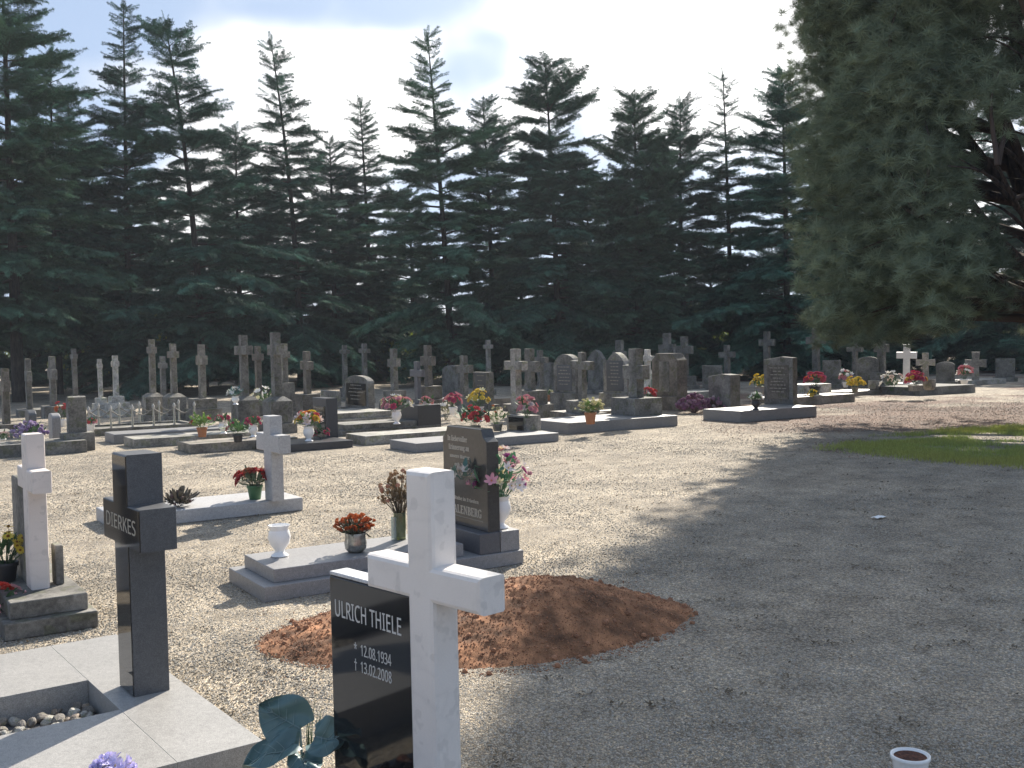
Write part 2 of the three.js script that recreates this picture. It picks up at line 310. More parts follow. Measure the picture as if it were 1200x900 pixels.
// ---------------------------------------------------------------- graves near the viewer
const deg = a => a * Math.PI / 180;
const slabGroup = 'flat grave slabs in the rows', crossGroup = 'crosses in the rows';

{ // white marble cross with the black polished name slab
  const yaw = deg(-47), c = [-0.25, 0, -3.12];
  const t = thing('cross_monument', 'polished white marble cross beside a black name slab', 'gravestone', c, yaw);
  part('cross', T(extrude(crossPts(1.05, 0.545, 0.122, 0.107, 0.717), 0.1, 0.014), 0, 0.18, 0), M.marble, t);
  const slab = part('name_slab', boxUV(box(0.44, 0.665, 0.075, 0.006, -0.284, 0.18, 0)), M.black, t, 'black polished slab with white name and dates');
  part('slab_edge', box(0.444, 0.012, 0.071, 0.003, -0.284, 0.8465, 0), mat('granite', 0.8, 0.8, 0.79, { roughness: 0.5 }), slab);
  const fz = 0.0375;
  part('lettering', merge([text('ULRICH THIELE', 0.055, 0.36, font, -0.292, 0.715, fz), text('*  12.08.1934', 0.036, 0.2, font, -0.268, 0.61, fz), text('†  13.02.2008', 0.036, 0.2, font, -0.268, 0.555, fz)]), M.letter, slab);
  part('plinth', box(0.68, 0.18, 0.2, 0.008, -0.2, 0, 0), M.darkGrey, t);
  const bed = thing('planted_bed', 'low soil bed in front of the black name slab', 'flower bed', c, yaw);
  part('kerb', box(0.68, 0.14, 1.3, 0.01, -0.2, 0, 0.752), M.darkGrey, bed);
  const r = rng(31), clods = [], cg = new THREE.DodecahedronGeometry(1, 0);
  for (let i = 0; i < 900; i++) clods.push({ m: mtx(-0.2 + (r() - 0.5) * 0.6, 0.145, 0.15 + r() * 1.2, r() * 6, r() * 6, r() * 6, 0.008 + 0.014 * r()), c: col(0.08 + 0.06 * r(), 0.05, 0.035) });
  instances('soil', cg, mat('plain', 1, 1, 1, { roughness: 1 }), clods, bed);
}
function bigLeaf(w, l, bendY, seed) {            // heart-shaped leaf with sunk veins, along +x
  const nl = 18, nw = 14, pos = [], idx = [];
  for (let i = 0; i <= nl; i++) for (let j = 0; j <= nw; j++) {
    const t = i / nl, s = j / nw * 2 - 1, ww = w * Math.pow(Math.sin(Math.PI * (0.12 + 0.88 * t)), 0.75) * (1.12 - 0.35 * t);
    const back = -0.16 * l * Math.abs(s) * (1 - t) * (1 - t), v = Math.abs(((t * 6 - Math.abs(s) * 1.6) % 1 + 1) % 1 - 0.5);
    pos.push(t * l + back, -bendY * t * t + 0.1 * w * s * s - 0.014 * Math.exp(-Math.abs(s) * 16) - 0.008 * Math.exp(-v * 12) * Math.abs(s) + 0.01 * Math.sin(t * 9 + s * 4 + seed), s * ww / 2);
  }
  for (let i = 0; i < nl; i++) for (let j = 0; j < nw; j++) { const a = i * (nw + 1) + j; idx.push(a, a + 1, a + nw + 1, a + 1, a + nw + 2, a + nw + 1); }
  const g = new THREE.BufferGeometry(); g.setAttribute('position', new THREE.Float32BufferAttribute(pos, 3)); g.setIndex(idx); g.computeVertexNormals(); return clean(g);
}
{ // broad-leaved plant in the bed
  const base = G(355, 906, 0.14), t = thing('leafy_plant', 'plant with large blue green veined leaves before the black slab', 'plant', base);
  const lm = new THREE.MeshPhysicalMaterial({ color: col(0.085, 0.155, 0.155), roughness: 0.42, transmission: 0.12, thickness: 0, side: THREE.DoubleSide });
  const vm = mat('plain', 0.2, 0.27, 0.26, { roughness: 0.6 });
  const leaf = (x, y, z, tip, nrm, w, l, b, s) => { const m = part('leaf', bigLeaf(w, l, b, s), lm, t), X = V(...tip).normalize(), Z = X.clone().cross(V(...nrm)).normalize(), Y = Z.clone().cross(X); m.position.set(x, y, z); m.quaternion.setFromRotationMatrix(new THREE.Matrix4().makeBasis(X, Y, Z));
    part('stalk', tube([V(0, 0.0, 0), V(x * 0.6, y * 0.6, z * 0.6), V(x, y, z)], 0.006, 0.004, 5), vm, t);
    const mid = []; for (let i = 0; i <= 6; i++) { const q = i / 6.5; mid.push(V(q * l, -b * q * q - 0.0095 + 0.01 * Math.sin(q * 9 + s), 0)); } part('midrib', tube(mid, 0.003, 0.0008, 5), vm, m);
    for (const sd of [-1, 1]) for (let k = 1; k < 5; k++) { const q = k / 6, e = Math.min(0.98, q + 0.22), wq = w * 0.42 * Math.pow(Math.sin(Math.PI * (0.12 + 0.88 * e)), 0.75) * (1.12 - 0.35 * e), P = (tt, ss) => V(tt * l, -b * tt * tt + 0.1 * w * ss * ss + 0.0012 + 0.01 * Math.sin(tt * 9 + ss * 4 + s), ss * wq / 0.84); part('vein', tube([P(q, 0), P((q + e) / 2, sd * 0.36), P(e, sd * 0.8)], 0.0014, 0.0006, 4), vm, m); } };
  leaf(-0.005, 0.155, 0, [-0.78, 0.5, 0], [0.15, 0.42, 0.9], 0.185, 0.165, 0.03, 1);
  leaf(0.06, 0.15, 0.06, [0.78, 0.12, 0.55], [-0.35, 0.62, 0.7], 0.14, 0.14, 0.02, 2);
  leaf(-0.02, 0.125, 0.06, [-0.9, -0.12, 0.35], [-0.2, 0.85, 0.5], 0.14, 0.17, 0.05, 3);
  leaf(0.02, 0.1, 0.08, [0.3, -0.2, 0.9], [0, 0.95, 0.3], 0.12, 0.13, 0.04, 4);
  const r = rng(3), bl = [];
  for (let i = 0; i < 11; i++) { const x = -0.005 + r() * 0.05, h = 0.12 + 0.16 * r(), dx = (r() - 0.3) * 0.07; bl.push(tube([V(x, 0, -0.05), V(x + dx * 0.3, h * 0.6, -0.05), V(x + dx, h, -0.05 + (r() - 0.5) * 0.05)], 0.0035, 0.0006, 3)); }
  part('grass_blades', merge(bl), leafMat([0.07, 0.12, 0.04]), t).userData.kind = 'stuff';
}
{ // wide grey double grave with the dark cross
  const yaw = deg(-53.7), mid = G(222.5, 805.5, 0.15), a = G(137, 743, 0.15), b = G(308, 868, 0.15), wdt = a.distanceTo(b), c = a.clone().add(b).multiplyScalar(0.5); c.y = 0;
  const t = thing('grave_ledger', 'wide smooth grey granite grave slab with a sunken pebble planter', 'grave slab', c, yaw);
  const inv = p => { const dx = p.x - c.x, dz = p.z - c.z; return [dx * Math.cos(yaw) - dz * Math.sin(yaw), dx * Math.sin(yaw) + dz * Math.cos(yaw)]; };
  const L = 2.3, hw = wdt / 2, far = inv(G(103, 797, 0.15)), nearE = inv(G(0, 862, 0.15)), z0 = far[1], x0 = far[0], x1 = nearE[0];
  const pan = (n, xa, xb, za, zb) => part(n, box(xb - xa - 0.001, 0.15, zb - za - 0.001, 0.0012, (xa + xb) / 2, 0, (za + zb) / 2), M.slabTop, t);
  pan('slab_panel', -hw, x0, z0, L); pan('slab_panel', x1, hw, z0, L); pan('slab_panel', x0, x1, L - 0.25, L);
  pan('slab_panel', -hw, 0.02, 0, z0); pan('slab_panel', 0.02, hw, 0, z0);
  part('planter_floor', box(x1 - x0 - 0.004, 0.03, L - 0.25 - z0 - 0.004, 0.002, (x0 + x1) / 2, 0, (z0 + L - 0.25) / 2), M.darkGrey, t);
  const r = rng(8), pg = [0, 1, 2].map(k => { const g = new THREE.IcosahedronGeometry(1, 2), p = g.attributes.position; for (let i = 0; i < p.count; i++) { const n = 0.8 + 0.4 * vnoise(p.getX(i) * 1.3 + 9 + k * 5, p.getY(i) * 1.3 + p.getZ(i) * 1.7 + 4); p.setXYZ(i, p.getX(i) * n * 1.2, p.getY(i) * n * 0.7, p.getZ(i) * n); } g.computeVertexNormals(); return g; });
  const pm = [[0.6, 0.57, 0.52], [0.42, 0.38, 0.34], [0.3, 0.27, 0.25], [0.7, 0.68, 0.65], [0.5, 0.4, 0.33]].map(q => mat('weather', ...q, { roughness: 0.7 }));
  for (let i = 0; i < 230; i++) { const q = part('pebble', pg[i % 3], pm[Math.floor(r() * 5)], t); const s = 0.014 + 0.013 * r(); q.scale.setScalar(s); q.position.set(x0 + 0.025 + (x1 - x0 - 0.05) * r(), 0.035 + 0.03 * r(), z0 + 0.025 + 0.95 * r()); q.rotation.set(r() * 0.8, r() * 6, r() * 0.8); }
  const cp = G(170, 806, 0.15), k = thing('cross_monument', 'dark granite cross with polished face on the wide grey slab', 'gravestone', cp, yaw);
  k.position.y = 0.15;
  const pts = crossPts(1.02, 0.52, 0.2, 0.175, 0.72);
  part('cross', extrude(pts, 0.15, 0.005), M.honed, k);
  part('polished_face', T(extrude(crossPts(1.014, 0.514, 0.194, 0.169, 0.72).map(([x, y]) => [x, Math.max(y, 0.004)]), 0.006, 0.0015), 0, 0, 0.0755), M.black, k);
  part('lettering', text('DIERKES', 0.062, 0.42, font, 0, 0.695, 0.0785), mat('plain', 0.27, 0.25, 0.21, { roughness: 0.5 }), k);
}
{ // agapanthus and white bucket at the edge of the view
  const b = atDepth(113, 2.95); const t = thing('agapanthus', 'pale violet agapanthus flower head beside the wide grey slab', 'flower', b);
  const r = rng(12), top = heightAt(b, 912), fl = [];
  part('stem', tube([V(0.03, 0, 0.02), V(0.01, top * 0.5, 0), V(0, top, 0)], 0.007, 0.005, 6), leafMat([0.08, 0.16, 0.05]), t);
  for (let i = 0; i < 60; i++) { const a = r() * 6.283, e = Math.asin(r() * 1.7 - 0.7), q = V(Math.cos(a) * Math.cos(e), Math.sin(e), Math.sin(a) * Math.cos(e)); fl.push(tube([V(0, top, 0), q.clone().multiplyScalar(0.06).add(V(0, top, 0))], 0.0016, 0.0012, 3)); const m = part('bloom', BLOOM.lily, bloomMat([0.6, 0.55, 0.8]), t); m.position.copy(q).multiplyScalar(0.056).add(V(0, top, 0)); m.quaternion.setFromUnitVectors(V(0, 1, 0), q); m.scale.setScalar(0.024 + 0.006 * r()); }
  part('flower_stalks', merge(fl), leafMat([0.1, 0.17, 0.07]), t).userData.kind = 'stuff';
  for (let i = 0; i < 9; i++) { const a = i * 0.72, g = petalGeo(0.4, 0.03, 1.4, 0.2, 8); g.applyMatrix4(mtx(0.03, 0, 0.02, 0, a, 0.9, 1)); part('leaf', g, leafMat([0.06, 0.13, 0.04]), t); }
  const w = G(1067, 925), v = thing('flower_pot', 'white pot with dark soil standing alone on shaded gravel', 'pot', w, 0.4), vh = heightAt(w, 884);
  part('pot', lathe([[0.001, 0], [0.05, 0], [0.062, vh * 0.9], [0.068, vh * 0.9], [0.068, vh], [0.06, vh], [0.056, vh * 0.85], [0.001, vh * 0.84]], 28), M.porcelain, v);
  part('soil', T(new THREE.CylinderGeometry(0.056, 0.052, 0.02, 20), 0, vh * 0.86, 0), mat('soil', 0.2, 0.08, 0.05, { roughness: 1 }), v);
}
{ // heap of red soil with clods
  const a = G(297, 757), b = G(810, 712), c = a.clone().add(b).multiplyScalar(0.5), u = b.clone().sub(a), len = u.length(), ang = Math.atan2(-u.z, u.x);
  const t = thing('soil_heap', 'heap of freshly dug red brown soil on the gravel', 'soil heap', c, ang);
  const nx = 220, nz = 110, pos = [], idx = [], uv = [], Hh = (s, v) => {
    const e = 1 - s * s; if (e <= 0) return -0.02;
    const tp = 1 - Math.pow(Math.abs(s), 1.7), w = 0.78 * Math.pow(tp, 0.6) + 0.02, k = 1 - Math.abs(v) / w;
    const ridge = 0.14 + 0.15 * Math.exp(-(((s - 0.38) / 0.42) ** 2)) + 0.08 * Math.exp(-(((s + 0.45) / 0.3) ** 2));
    const n = fbm(s * 9 + 5, v * 8 + 3, 5, 0, 77), lump = fbm(s * 3.1 + 2, v * 3.4 + 9, 3, 0, 78) - 0.5;
    return k <= -0.15 ? -0.03 : Math.max(-0.03, ridge * (1 - Math.pow(1 - clamp(k), 1.7)) * Math.pow(tp, 0.75) * (0.95 + 0.3 * lump) + 0.05 * (n - 0.5) * clamp(k * 3 + 0.25) + 0.02 * (fbm(s * 40, v * 36, 3, 0, 79) - 0.5) - 0.006);
  };
  for (let j = 0; j <= nz; j++) for (let i = 0; i <= nx; i++) { const s = (i / nx * 2 - 1) * 1.02, v = (j / nz * 2 - 1) * 0.85; pos.push(s * len / 2, Hh(s, v), v); uv.push(s * len / 2, v); }
  for (let j = 0; j < nz; j++) for (let i = 0; i < nx; i++) { const q = j * (nx + 1) + i; idx.push(q, q + nx + 1, q + 1, q + 1, q + nx + 1, q + nx + 2); }
  const g = new THREE.BufferGeometry(); g.setAttribute('position', new THREE.Float32BufferAttribute(pos, 3)); g.setAttribute('uv', new THREE.Float32BufferAttribute(uv, 2)); g.setIndex(idx); g.computeVertexNormals();
  part('mound', g, mat('soil', 0.48, 0.24, 0.125, { roughness: 1 }), t);
  const r = rng(14), L = [], cg = new THREE.DodecahedronGeometry(1, 0);
  for (let i = 0; i < 16000; i++) { const s = (r() * 2 - 1) * 1.05, v = (r() * 2 - 1) * 0.92, h = Hh(s, v); if (h < -0.012 && r() > 0.035) continue; const q = r() < 0.012 ? 0.011 + 0.01 * r() : 0.0025 + 0.005 * r() * r(), f = 0.7 + 0.6 * r(); L.push({ m: mtx(s * len / 2, Math.max(h, 0) + q * 0.3, v, r() * 6, r() * 6, r() * 6, q, q * 0.8, q), c: col(0.3 * f, 0.145 * f, 0.078 * f) }); }
  instances('clods', cg, mat('plain', 1, 1, 1, { roughness: 1 }), L, t);
}
{ // grave with the brown headstone, vases and tiers
  const yaw = YAW, nr = G(613, 660), nl = G(310, 704), c = V(nr.x, 0, nr.z).addScaledVector(V(Math.cos(yaw), 0, -Math.sin(yaw)), -0.36);
  const t = thing('grave_ledger', 'two tier grey granite grave slab carrying the brown headstone', 'grave slab', c, yaw), L = nr.distanceTo(nl) + 0.02;
  part('base_tier', box(0.74, 0.1, L, 0.006, 0, 0, L / 2), M.grey, t);
  part('top_slab', box(0.6, 0.09, L - 0.55, 0.006, 0, 0.1, 0.46 + (L - 0.55) / 2), M.grey, t);
  part('stone_step', box(0.7, 0.15, 0.16, 0.006, 0, 0.1, 0.1), M.grey, t);
  part('stone_step', box(0.7, 0.15, 0.17, 0.006, 0, 0.1, 0.27), M.darkGrey, t);
  const hs = thing('headstone', 'brown granite headstone with clipped corners and engraved lines', 'headstone', V(0, 0.25, 0.22).applyAxisAngle(V(0, 1, 0), yaw).add(c), yaw);
  const w = 0.33, h = 0.74;
  part('stone', extrude([[-w, 0], [w, 0], [w, h - 0.09], [w - 0.045, h - 0.06], [w - 0.075, h], [-w + 0.075, h], [-w + 0.045, h - 0.06], [-w, h - 0.09]], 0.1, 0.006), M.brownGranite, hs);
  const z = 0.05, tl = [['In liebevoller', 0.038, 0.3, 0.63, -0.1], ['Erinnerung an', 0.038, 0.31, 0.565, -0.08], ['unsere Mutter', 0.026, 0.3, 0.505, -0.07], ['geb. 1921', 0.024, 0.2, 0.445, -0.05], ['gest. 2003', 0.024, 0.22, 0.38, 0.04], ['Ruhe in Frieden', 0.026, 0.36, 0.19, 0.02], ['HALENBERG', 0.062, 0.48, 0.09, 0]];
  part('lettering', merge(tl.map(([s, q, wd, y, x]) => text(s, q, wd, serif, x, y, z))), mat('plain', 0.52, 0.47, 0.38, { roughness: 0.6 }), hs);
  part('engraved_rule', box(0.52, 0.006, 0.002, 0.0005, 0, 0.065, 0.0505), M.letterDull, hs);
  const spray = bouquet('white flower spray hung on the front of the brown headstone', V(0.1, 0.62, 0.35).applyAxisAngle(V(0, 1, 0), yaw).add(c), { name: 'flower_spray', h: 0.1, r: 0.1, leaves: 14, leaf: 0.08, green: [0.1, 0.2, 0.16], blooms: [['lily', 7, 0.038, [0.7, 0.6, 0.52]]] });
  const on = (px, py, hgt) => G(px, py, hgt);
  const pv = on(328, 652, 0.19), ve = thing('flower_vase', 'empty white footed vase on the granite slab', 'vase', pv); part('vase', POT.urn(0.215, 0.078), M.porcelain, ve);
  bouquet('orange everlasting flowers in a round mirrored mosaic vase', on(417, 647, 0.19), { pot: ['bowl', 0.135, 0.078, mat('weather', 0.5, 0.52, 0.52, { roughness: 0.25, metalness: 0.6 })], h: 0.25, r: 0.14, leaves: 90, leaf: 0.05, green: [0.06, 0.07, 0.03], blooms: [['carnation', 70, 0.027, [0.6, 0.17, 0.045]], ['carnation', 25, 0.026, [0.45, 0.09, 0.03]]] });
  const jp = on(469, 632, 0.19);
  bouquet('dried brown flowers in a tall green glass jar', jp, { pot: ['jar', 0.2, 0.045, new THREE.MeshPhysicalMaterial({ color: col(0.42, 0.45, 0.28), roughness: 0.1, transmission: 0.75, thickness: 0 })], h: 0.52, r: 0.15, leaves: 110, leaf: 0.06, green: [0.12, 0.085, 0.045], blooms: [['cluster', 46, 0.016, [0.42, 0.24, 0.1]], ['cluster', 14, 0.017, [0.5, 0.22, 0.13]]] });
  const gp = on(462, 633, 0.19), gl = thing('candle_glass', 'slim clear glass cup next to the jar of dried flowers', 'glass', gp); part('glass', POT.jar(0.17, 0.022), new THREE.MeshPhysicalMaterial({ color: col(0.8, 0.84, 0.82), roughness: 0.08, transmission: 0.8, thickness: 0 }), gl);
  bouquet('pink and white artificial lilies in a white urn by the headstone', on(586, 619, 0.25), { pot: ['urn', 0.24, 0.085, M.porcelain], h: 0.58, r: 0.23, leaves: 60, leaf: 0.1, green: [0.07, 0.2, 0.1], blooms: [['lily', 9, 0.05, [0.8, 0.72, 0.68]], ['lily', 6, 0.05, [0.75, 0.35, 0.4]], ['rose', 6, 0.04, [0.5, 0.1, 0.3]], ['lily', 5, 0.042, [0.75, 0.66, 0.4]], ['carnation', 6, 0.035, [0.75, 0.42, 0.48]]] });
}
{ // white cross on its white slab
  const yaw = deg(-57), nl = G(130, 620), nr = G(355, 598), L = nl.distanceTo(nr), c = V(nr.x, 0, nr.z).addScaledVector(V(Math.cos(yaw), 0, -Math.sin(yaw)), -0.36);
  const t = thing('grave_ledger', 'white painted grave slab with bouquet and white cross', 'grave slab', c, yaw);
  part('slab', box(0.74, 0.13, L, 0.012, 0, 0, L / 2), M.lightGrey, t);
  const k = thing('stone_cross', 'plain pale stone cross on the white painted slab', 'gravestone', G(322, 586, 0.13), yaw), h = heightAt(k.position, 487) - 0.13;
  part('cross', extrude(crossPts(h, 0.62, 0.2, 0.17, h - 0.26), 0.125, 0.01), M.lightGrey, k);
  bouquet('dark red roses and orange buds before the plain pale cross', G(299, 585, 0.13), { pot: ['pot', 0.14, 0.075, M.plasticGreen], h: 0.31, r: 0.18, leaves: 80, leaf: 0.08, green: [0.1, 0.14, 0.08], blooms: [['rose', 16, 0.05, [0.42, 0.035, 0.03]], ['rose', 6, 0.045, [0.55, 0.13, 0.04]], ['carnation', 8, 0.03, [0.55, 0.5, 0.38]]] });
  const dw = G(208, 594, 0.13); bouquet('withered dark wreath lying on the white painted slab', dw, { name: 'dried_wreath', cat: 'wreath', h: 0.14, r: 0.17, leaves: 110, leaf: 0.09, green: [0.07, 0.06, 0.045], blooms: [['cluster', 8, 0.018, [0.14, 0.07, 0.06]]] });
}
{ // white cross with grey slab at the left edge
  const yaw = deg(-56), b = G(45, 688, 0.2), t = thing('cross_monument', 'weathered white cross next to a mossy grey slab on two steps', 'gravestone', V(b.x, 0, b.z), yaw), h = heightAt(b, 508);
  part('cross', T(extrude(crossPts(h - 0.2, 0.5, 0.14, 0.13, h - 0.2 - 0.27), 0.11, 0.012), 0, 0.2, 0), M.pinkWhite, t);
  part('name_slab', box(0.48, 0.63, 0.09, 0.01, -0.315, 0.2, 0), M.oldGrey, t);
  part('back_slab', box(0.12, 0.24, 0.05, 0.01, -0.04, 0.2, -0.12), M.oldGrey, t);
  part('upper_step', box(1.2, 0.1, 0.42, 0.01, -0.26, 0.1, 0), M.oldGrey, t);
  part('lower_step', box(0.6, 0.1, 0.5, 0.01, 0.1, 0, 0), M.oldGrey, t); part('lower_step', box(0.72, 0.1, 0.5, 0.01, -0.562, 0, 0), M.oldGrey, t);
  bouquet('yellow daisies before the mossy grey slab at the white cross', V(-0.3, 0.2, 0.13).applyAxisAngle(V(0, 1, 0), yaw).add(V(b.x, 0, b.z)), { pot: ['pot', 0.12, 0.07, M.darkPot], h: 0.33, r: 0.17, leaves: 36, blooms: [['daisy', 26, 0.034, [0.75, 0.55, 0.06]]] });
  bouquet('scarlet and pink silk flowers low beside the concrete steps', G(0, 736), { pot: ['pot', 0.1, 0.06, M.porcelain], h: 0.25, r: 0.15, leaves: 20, blooms: [['rose', 10, 0.045, [0.75, 0.06, 0.03]], ['rose', 7, 0.04, [0.75, 0.4, 0.4]]] });
}
headstone0('low black headstone with pale base beyond the mossy grey slab', V(-4.15, 0, -6.45));
function headstone0(label, p) { const t = thing('headstone', label, 'headstone', p, deg(-56)); part('plinth', box(0.95, 0.3, 0.3, 0.01), M.lightGrey, t); part('stone', T(extrude([[-0.42, 0], [0.42, 0], [0.42, 0.4], [0.3, 0.5], [-0.3, 0.5], [-0.42, 0.4]], 0.14, 0.008), 0, 0.3, 0), M.blackHoned, t); part('foot_slab', box(0.95, 0.14, 1.7, 0.01, 0, 0, 1.02), M.blackHoned, t); }
console.log('near graves done');

// ---------------------------------------------------------------- rows behind: crosses
// [label, px, ground py, top py, style, material, turn]
function stoneCross(label, px, by, ty, st = {}, m = M.oldGrey) {
  const p = G(px, by), H = heightAt(p, ty), t = thing('stone_cross', label, 'gravestone', p, st.yaw ?? YAW + (hash2(px, by, 3) - 0.5) * 0.12);
  t.rotation.x = (hash2(px, by, 4) - 0.5) * 0.035; t.rotation.z = (hash2(px, by, 5) - 0.5) * 0.035; t.position.y = -0.012;
  let y = st.raise || 0;
  const mp = st.pm || m, ped = st.ped ?? [[0.62, 0.16], [0.46, 0.38]];
  ped.forEach(([w, h, w1], i) => { const d = st.pd || 0.85; part(i === ped.length - 1 ? 'pedestal' : 'base_step', w1 ? frustum(w, w * d, w1, w1 * d, h, 0, y, 0) : box(w, h, w * d, 0.014, 0, y, 0), mp, t); y += h; });
  if (st.cap) { const [w] = ped[ped.length - 1]; part('pedestal_cap', frustum(w * 1.0, w * 0.85, w * 0.5, w * 0.45, 0.08, 0, y, 0), mp, t); y += 0.08; }
  const h = H - y, sw = (st.sw || 0.17) * 0.84, span = (st.span || 0.55) * 0.92, ah = st.ah || sw * 1.05, ay = h - (st.top || ah * 0.5 + sw * 1.25);
  part('cross', T(extrude(crossPts(h, span, sw * (st.wide || 1.12), ah, ay, 1 / (st.wide || 1.12), st.flare || 1), (st.dep || 0.15) * 0.85, 0.012), 0, y, 0), m, t);
  return t;
}
const P1 = [[0.66, 0.14], [0.5, 0.42]], P2 = [[0.5, 0.14], [0.34, 0.28, 0.26]], P3 = [[0.7, 0.2], [0.55, 0.28]], PL = [[0.5, 0.18]];
stoneCross('rough brown stone cross with rounded top beside the purple heather', 8, 509, 431, { ped: [[0.7, 0.22]], sw: 0.24, span: 0.5 }, M.oldBrown);
stoneCross('broad blackened cross in shade behind the blue grey headstones', 35, 488, 420, { sw: 0.3, span: 0.62, ped: [[0.7, 0.2]] }, M.oldGrey);
stoneCross('dark cross in shade directly behind the red flowers', 63, 489, 417, { sw: 0.3, span: 0.72, ped: [[0.6, 0.3]] }, M.oldGrey);
stoneCross('slim dark cross in shade behind the leaning stone pillar', 89, 481, 408, { ped: P2, sw: 0.15 }, M.oldGrey);
stoneCross('smaller slim white cross on tiered plinth behind the chain fence', 119, 488, 420, { ped: [[0.6, 0.18], [0.44, 0.16], [0.3, 0.14]], sw: 0.12, span: 0.32, wide: 1.3, dep: 0.12, flare: 1.12 }, M.whiteStone);
stoneCross('larger slim white cross on tiered plinth behind the chain fence', 137, 488, 416, { ped: [[0.82, 0.2], [0.6, 0.16], [0.36, 0.16]], sw: 0.14, span: 0.38, wide: 1.35, dep: 0.14, flare: 1.12 }, M.whiteStone);
stoneCross('tallest weathered cross on square pedestal beyond the chain fence', 180, 492, 397, { ped: P1, cap: 1, sw: 0.17, span: 0.62 }, M.sand);
stoneCross('dim cross half hidden between two weathered pedestal crosses', 192, 480, 417, { ped: P2 }, M.oldGrey);
stoneCross('weathered cross with broad arms on a square sandy pedestal', 205, 493, 402, { ped: P1, cap: 1, sw: 0.17, span: 0.66 }, M.sand);
stoneCross('mottled grey cross standing on two stacked rough blocks', 238, 493, 403, { ped: [[0.8, 0.3], [0.6, 0.22]], sw: 0.24, span: 0.62 }, M.sand);
stoneCross('very tall smooth grey cross with long right arm above the slabs', 288, 505, 392, { ped: [[0.62, 0.2], [0.5, 0.42]], cap: 1, sw: 0.2, span: 0.9, dep: 0.16 }, M.oldGrey);
stoneCross('brownish cross right behind the very tall smooth grey cross', 304, 487, 405, { ped: P2, sw: 0.18, span: 0.6 }, M.oldBrown);
stoneCross('very tall dark grey cross on square pedestal by the orange bouquet', 326, 507, 389, { ped: [[0.64, 0.2], [0.5, 0.42]], cap: 1, sw: 0.22, span: 0.6, dep: 0.18 }, M.oldGrey);
stoneCross('tan cross right behind the very tall dark grey cross', 335, 487, 402, { ped: [[0.6, 0.2], [0.42, 0.6]], sw: 0.18, span: 0.6 }, M.sand);
stoneCross('short brown cross behind the black headstone with orange bouquet', 361, 489, 411, { ped: P1, sw: 0.22, span: 0.58 }, M.oldBrown);
stoneCross('thin faint cross in the shade left of the arched double headstone top', 405, 470, 404, { ped: P2, sw: 0.13 }, M.oldGrey);
stoneCross('thin grey cross in the shade above the arched double headstone', 428, 472, 402, { ped: P2, sw: 0.14 }, M.oldGrey);
stoneCross('stout sandstone cross on square block behind the pink and cream flowers', 463, 480, 408, { ped: [[0.7, 0.2], [0.5, 0.3]], sw: 0.24, span: 0.62 }, M.sand);
stoneCross('dark cross with a lit edge on a black block by the pink flowers', 491, 503, 423, { ped: [[0.84, 0.5]], pd: 0.6, pm: M.blackHoned, sw: 0.15, span: 0.5, dep: 0.1 }, M.darkGrey);
stoneCross('stout brown cross on stepped pedestal behind the black block cross', 503, 481, 404, { ped: [[0.8, 0.3], [0.55, 0.32]], sw: 0.26, span: 0.68 }, M.oldBrown);
stoneCross('dark wide cross behind the yellow and red bouquets', 545, 482, 416, { ped: P2, sw: 0.22, span: 0.75 }, M.oldGrey);
stoneCross('narrow whitish cross far back under the cedars', 573, 463, 398, { ped: [[0.4, 0.2]], sw: 0.14, span: 0.5 }, M.concrete);
stoneCross('plain pale concrete cross on a block with black name plate', 606, 512, 408, { ped: [], raise: 0.42, sw: 0.2, span: 0.66, dep: 0.15, ah: 0.15 }, M.concrete);
stoneCross('tapered grey cross on stacked blocks behind the pale concrete cross', 622, 489, 408, { ped: [[0.8, 0.3], [0.6, 0.3]], sw: 0.26, span: 0.7, wide: 1.3 }, M.oldGrey);
stoneCross('shaded cross with light arms between concrete cross and arched stone', 634, 470, 410, { ped: P2, sw: 0.18, span: 0.8 }, M.oldGrey);
stoneCross('slender grey cross on a low carved block by the cream flowers', 683, 494, 412, { ped: [[0.8, 0.2], [0.55, 0.24]], sw: 0.17, span: 0.8, ah: 0.17, dep: 0.14 }, M.oldGrey);
stoneCross('thick stone cross on a wide block at the large kerbed slab', 746, 498, 408, { ped: [[0.9, 0.14], [0.8, 0.4]], pd: 0.8, sw: 0.3, span: 0.72, wide: 1.15, dep: 0.2 }, M.oldGrey);
stoneCross('small white cross hung with white flowers behind the thick cross', 759, 470, 409, { ped: [[0.6, 0.3]], sw: 0.16, span: 0.5 }, M.whiteStone);
stoneCross('shaded cross with a ledge rising behind the gothic headstone', 727, 460, 398, { ped: [[0.9, 0.3], [0.6, 0.7]], sw: 0.34, span: 0.6 }, M.oldGrey);
stoneCross('big dark cross in shade behind the brown shouldered headstone', 783, 457, 390, { ped: P1, sw: 0.34, span: 0.8 }, M.oldGrey);
stoneCross('bluish cross in shade right of the brown shouldered headstone', 803, 458, 394, { ped: P3, sw: 0.28, span: 0.75 }, M.oldGrey);
stoneCross('dim cross among the bushes behind the small rough headstone', 853, 458, 404, { ped: P2, sw: 0.2, span: 0.7 }, M.oldGrey);
stoneCross('shaded grey cross rising behind the tall engraved headstone', 899, 455, 388, { ped: P2, sw: 0.24, span: 0.7 }, M.oldGrey);
stoneCross('tall shaded cross with sunlit tips behind the red flowers', 957, 455, 384, { ped: P1, sw: 0.26, span: 0.78 }, M.oldGrey);
stoneCross('twin post cross in shade behind the yellow bouquet', 1002, 455, 400, { ped: P2, sw: 0.16, span: 0.6 }, M.oldGrey);
stoneCross('upright bright white cross behind the crimson flowers', 1062, 456, 403, { yaw: deg(-28), ped: [[0.5, 0.2]], sw: 0.22, span: 0.62, wide: 1.05 }, M.marble);
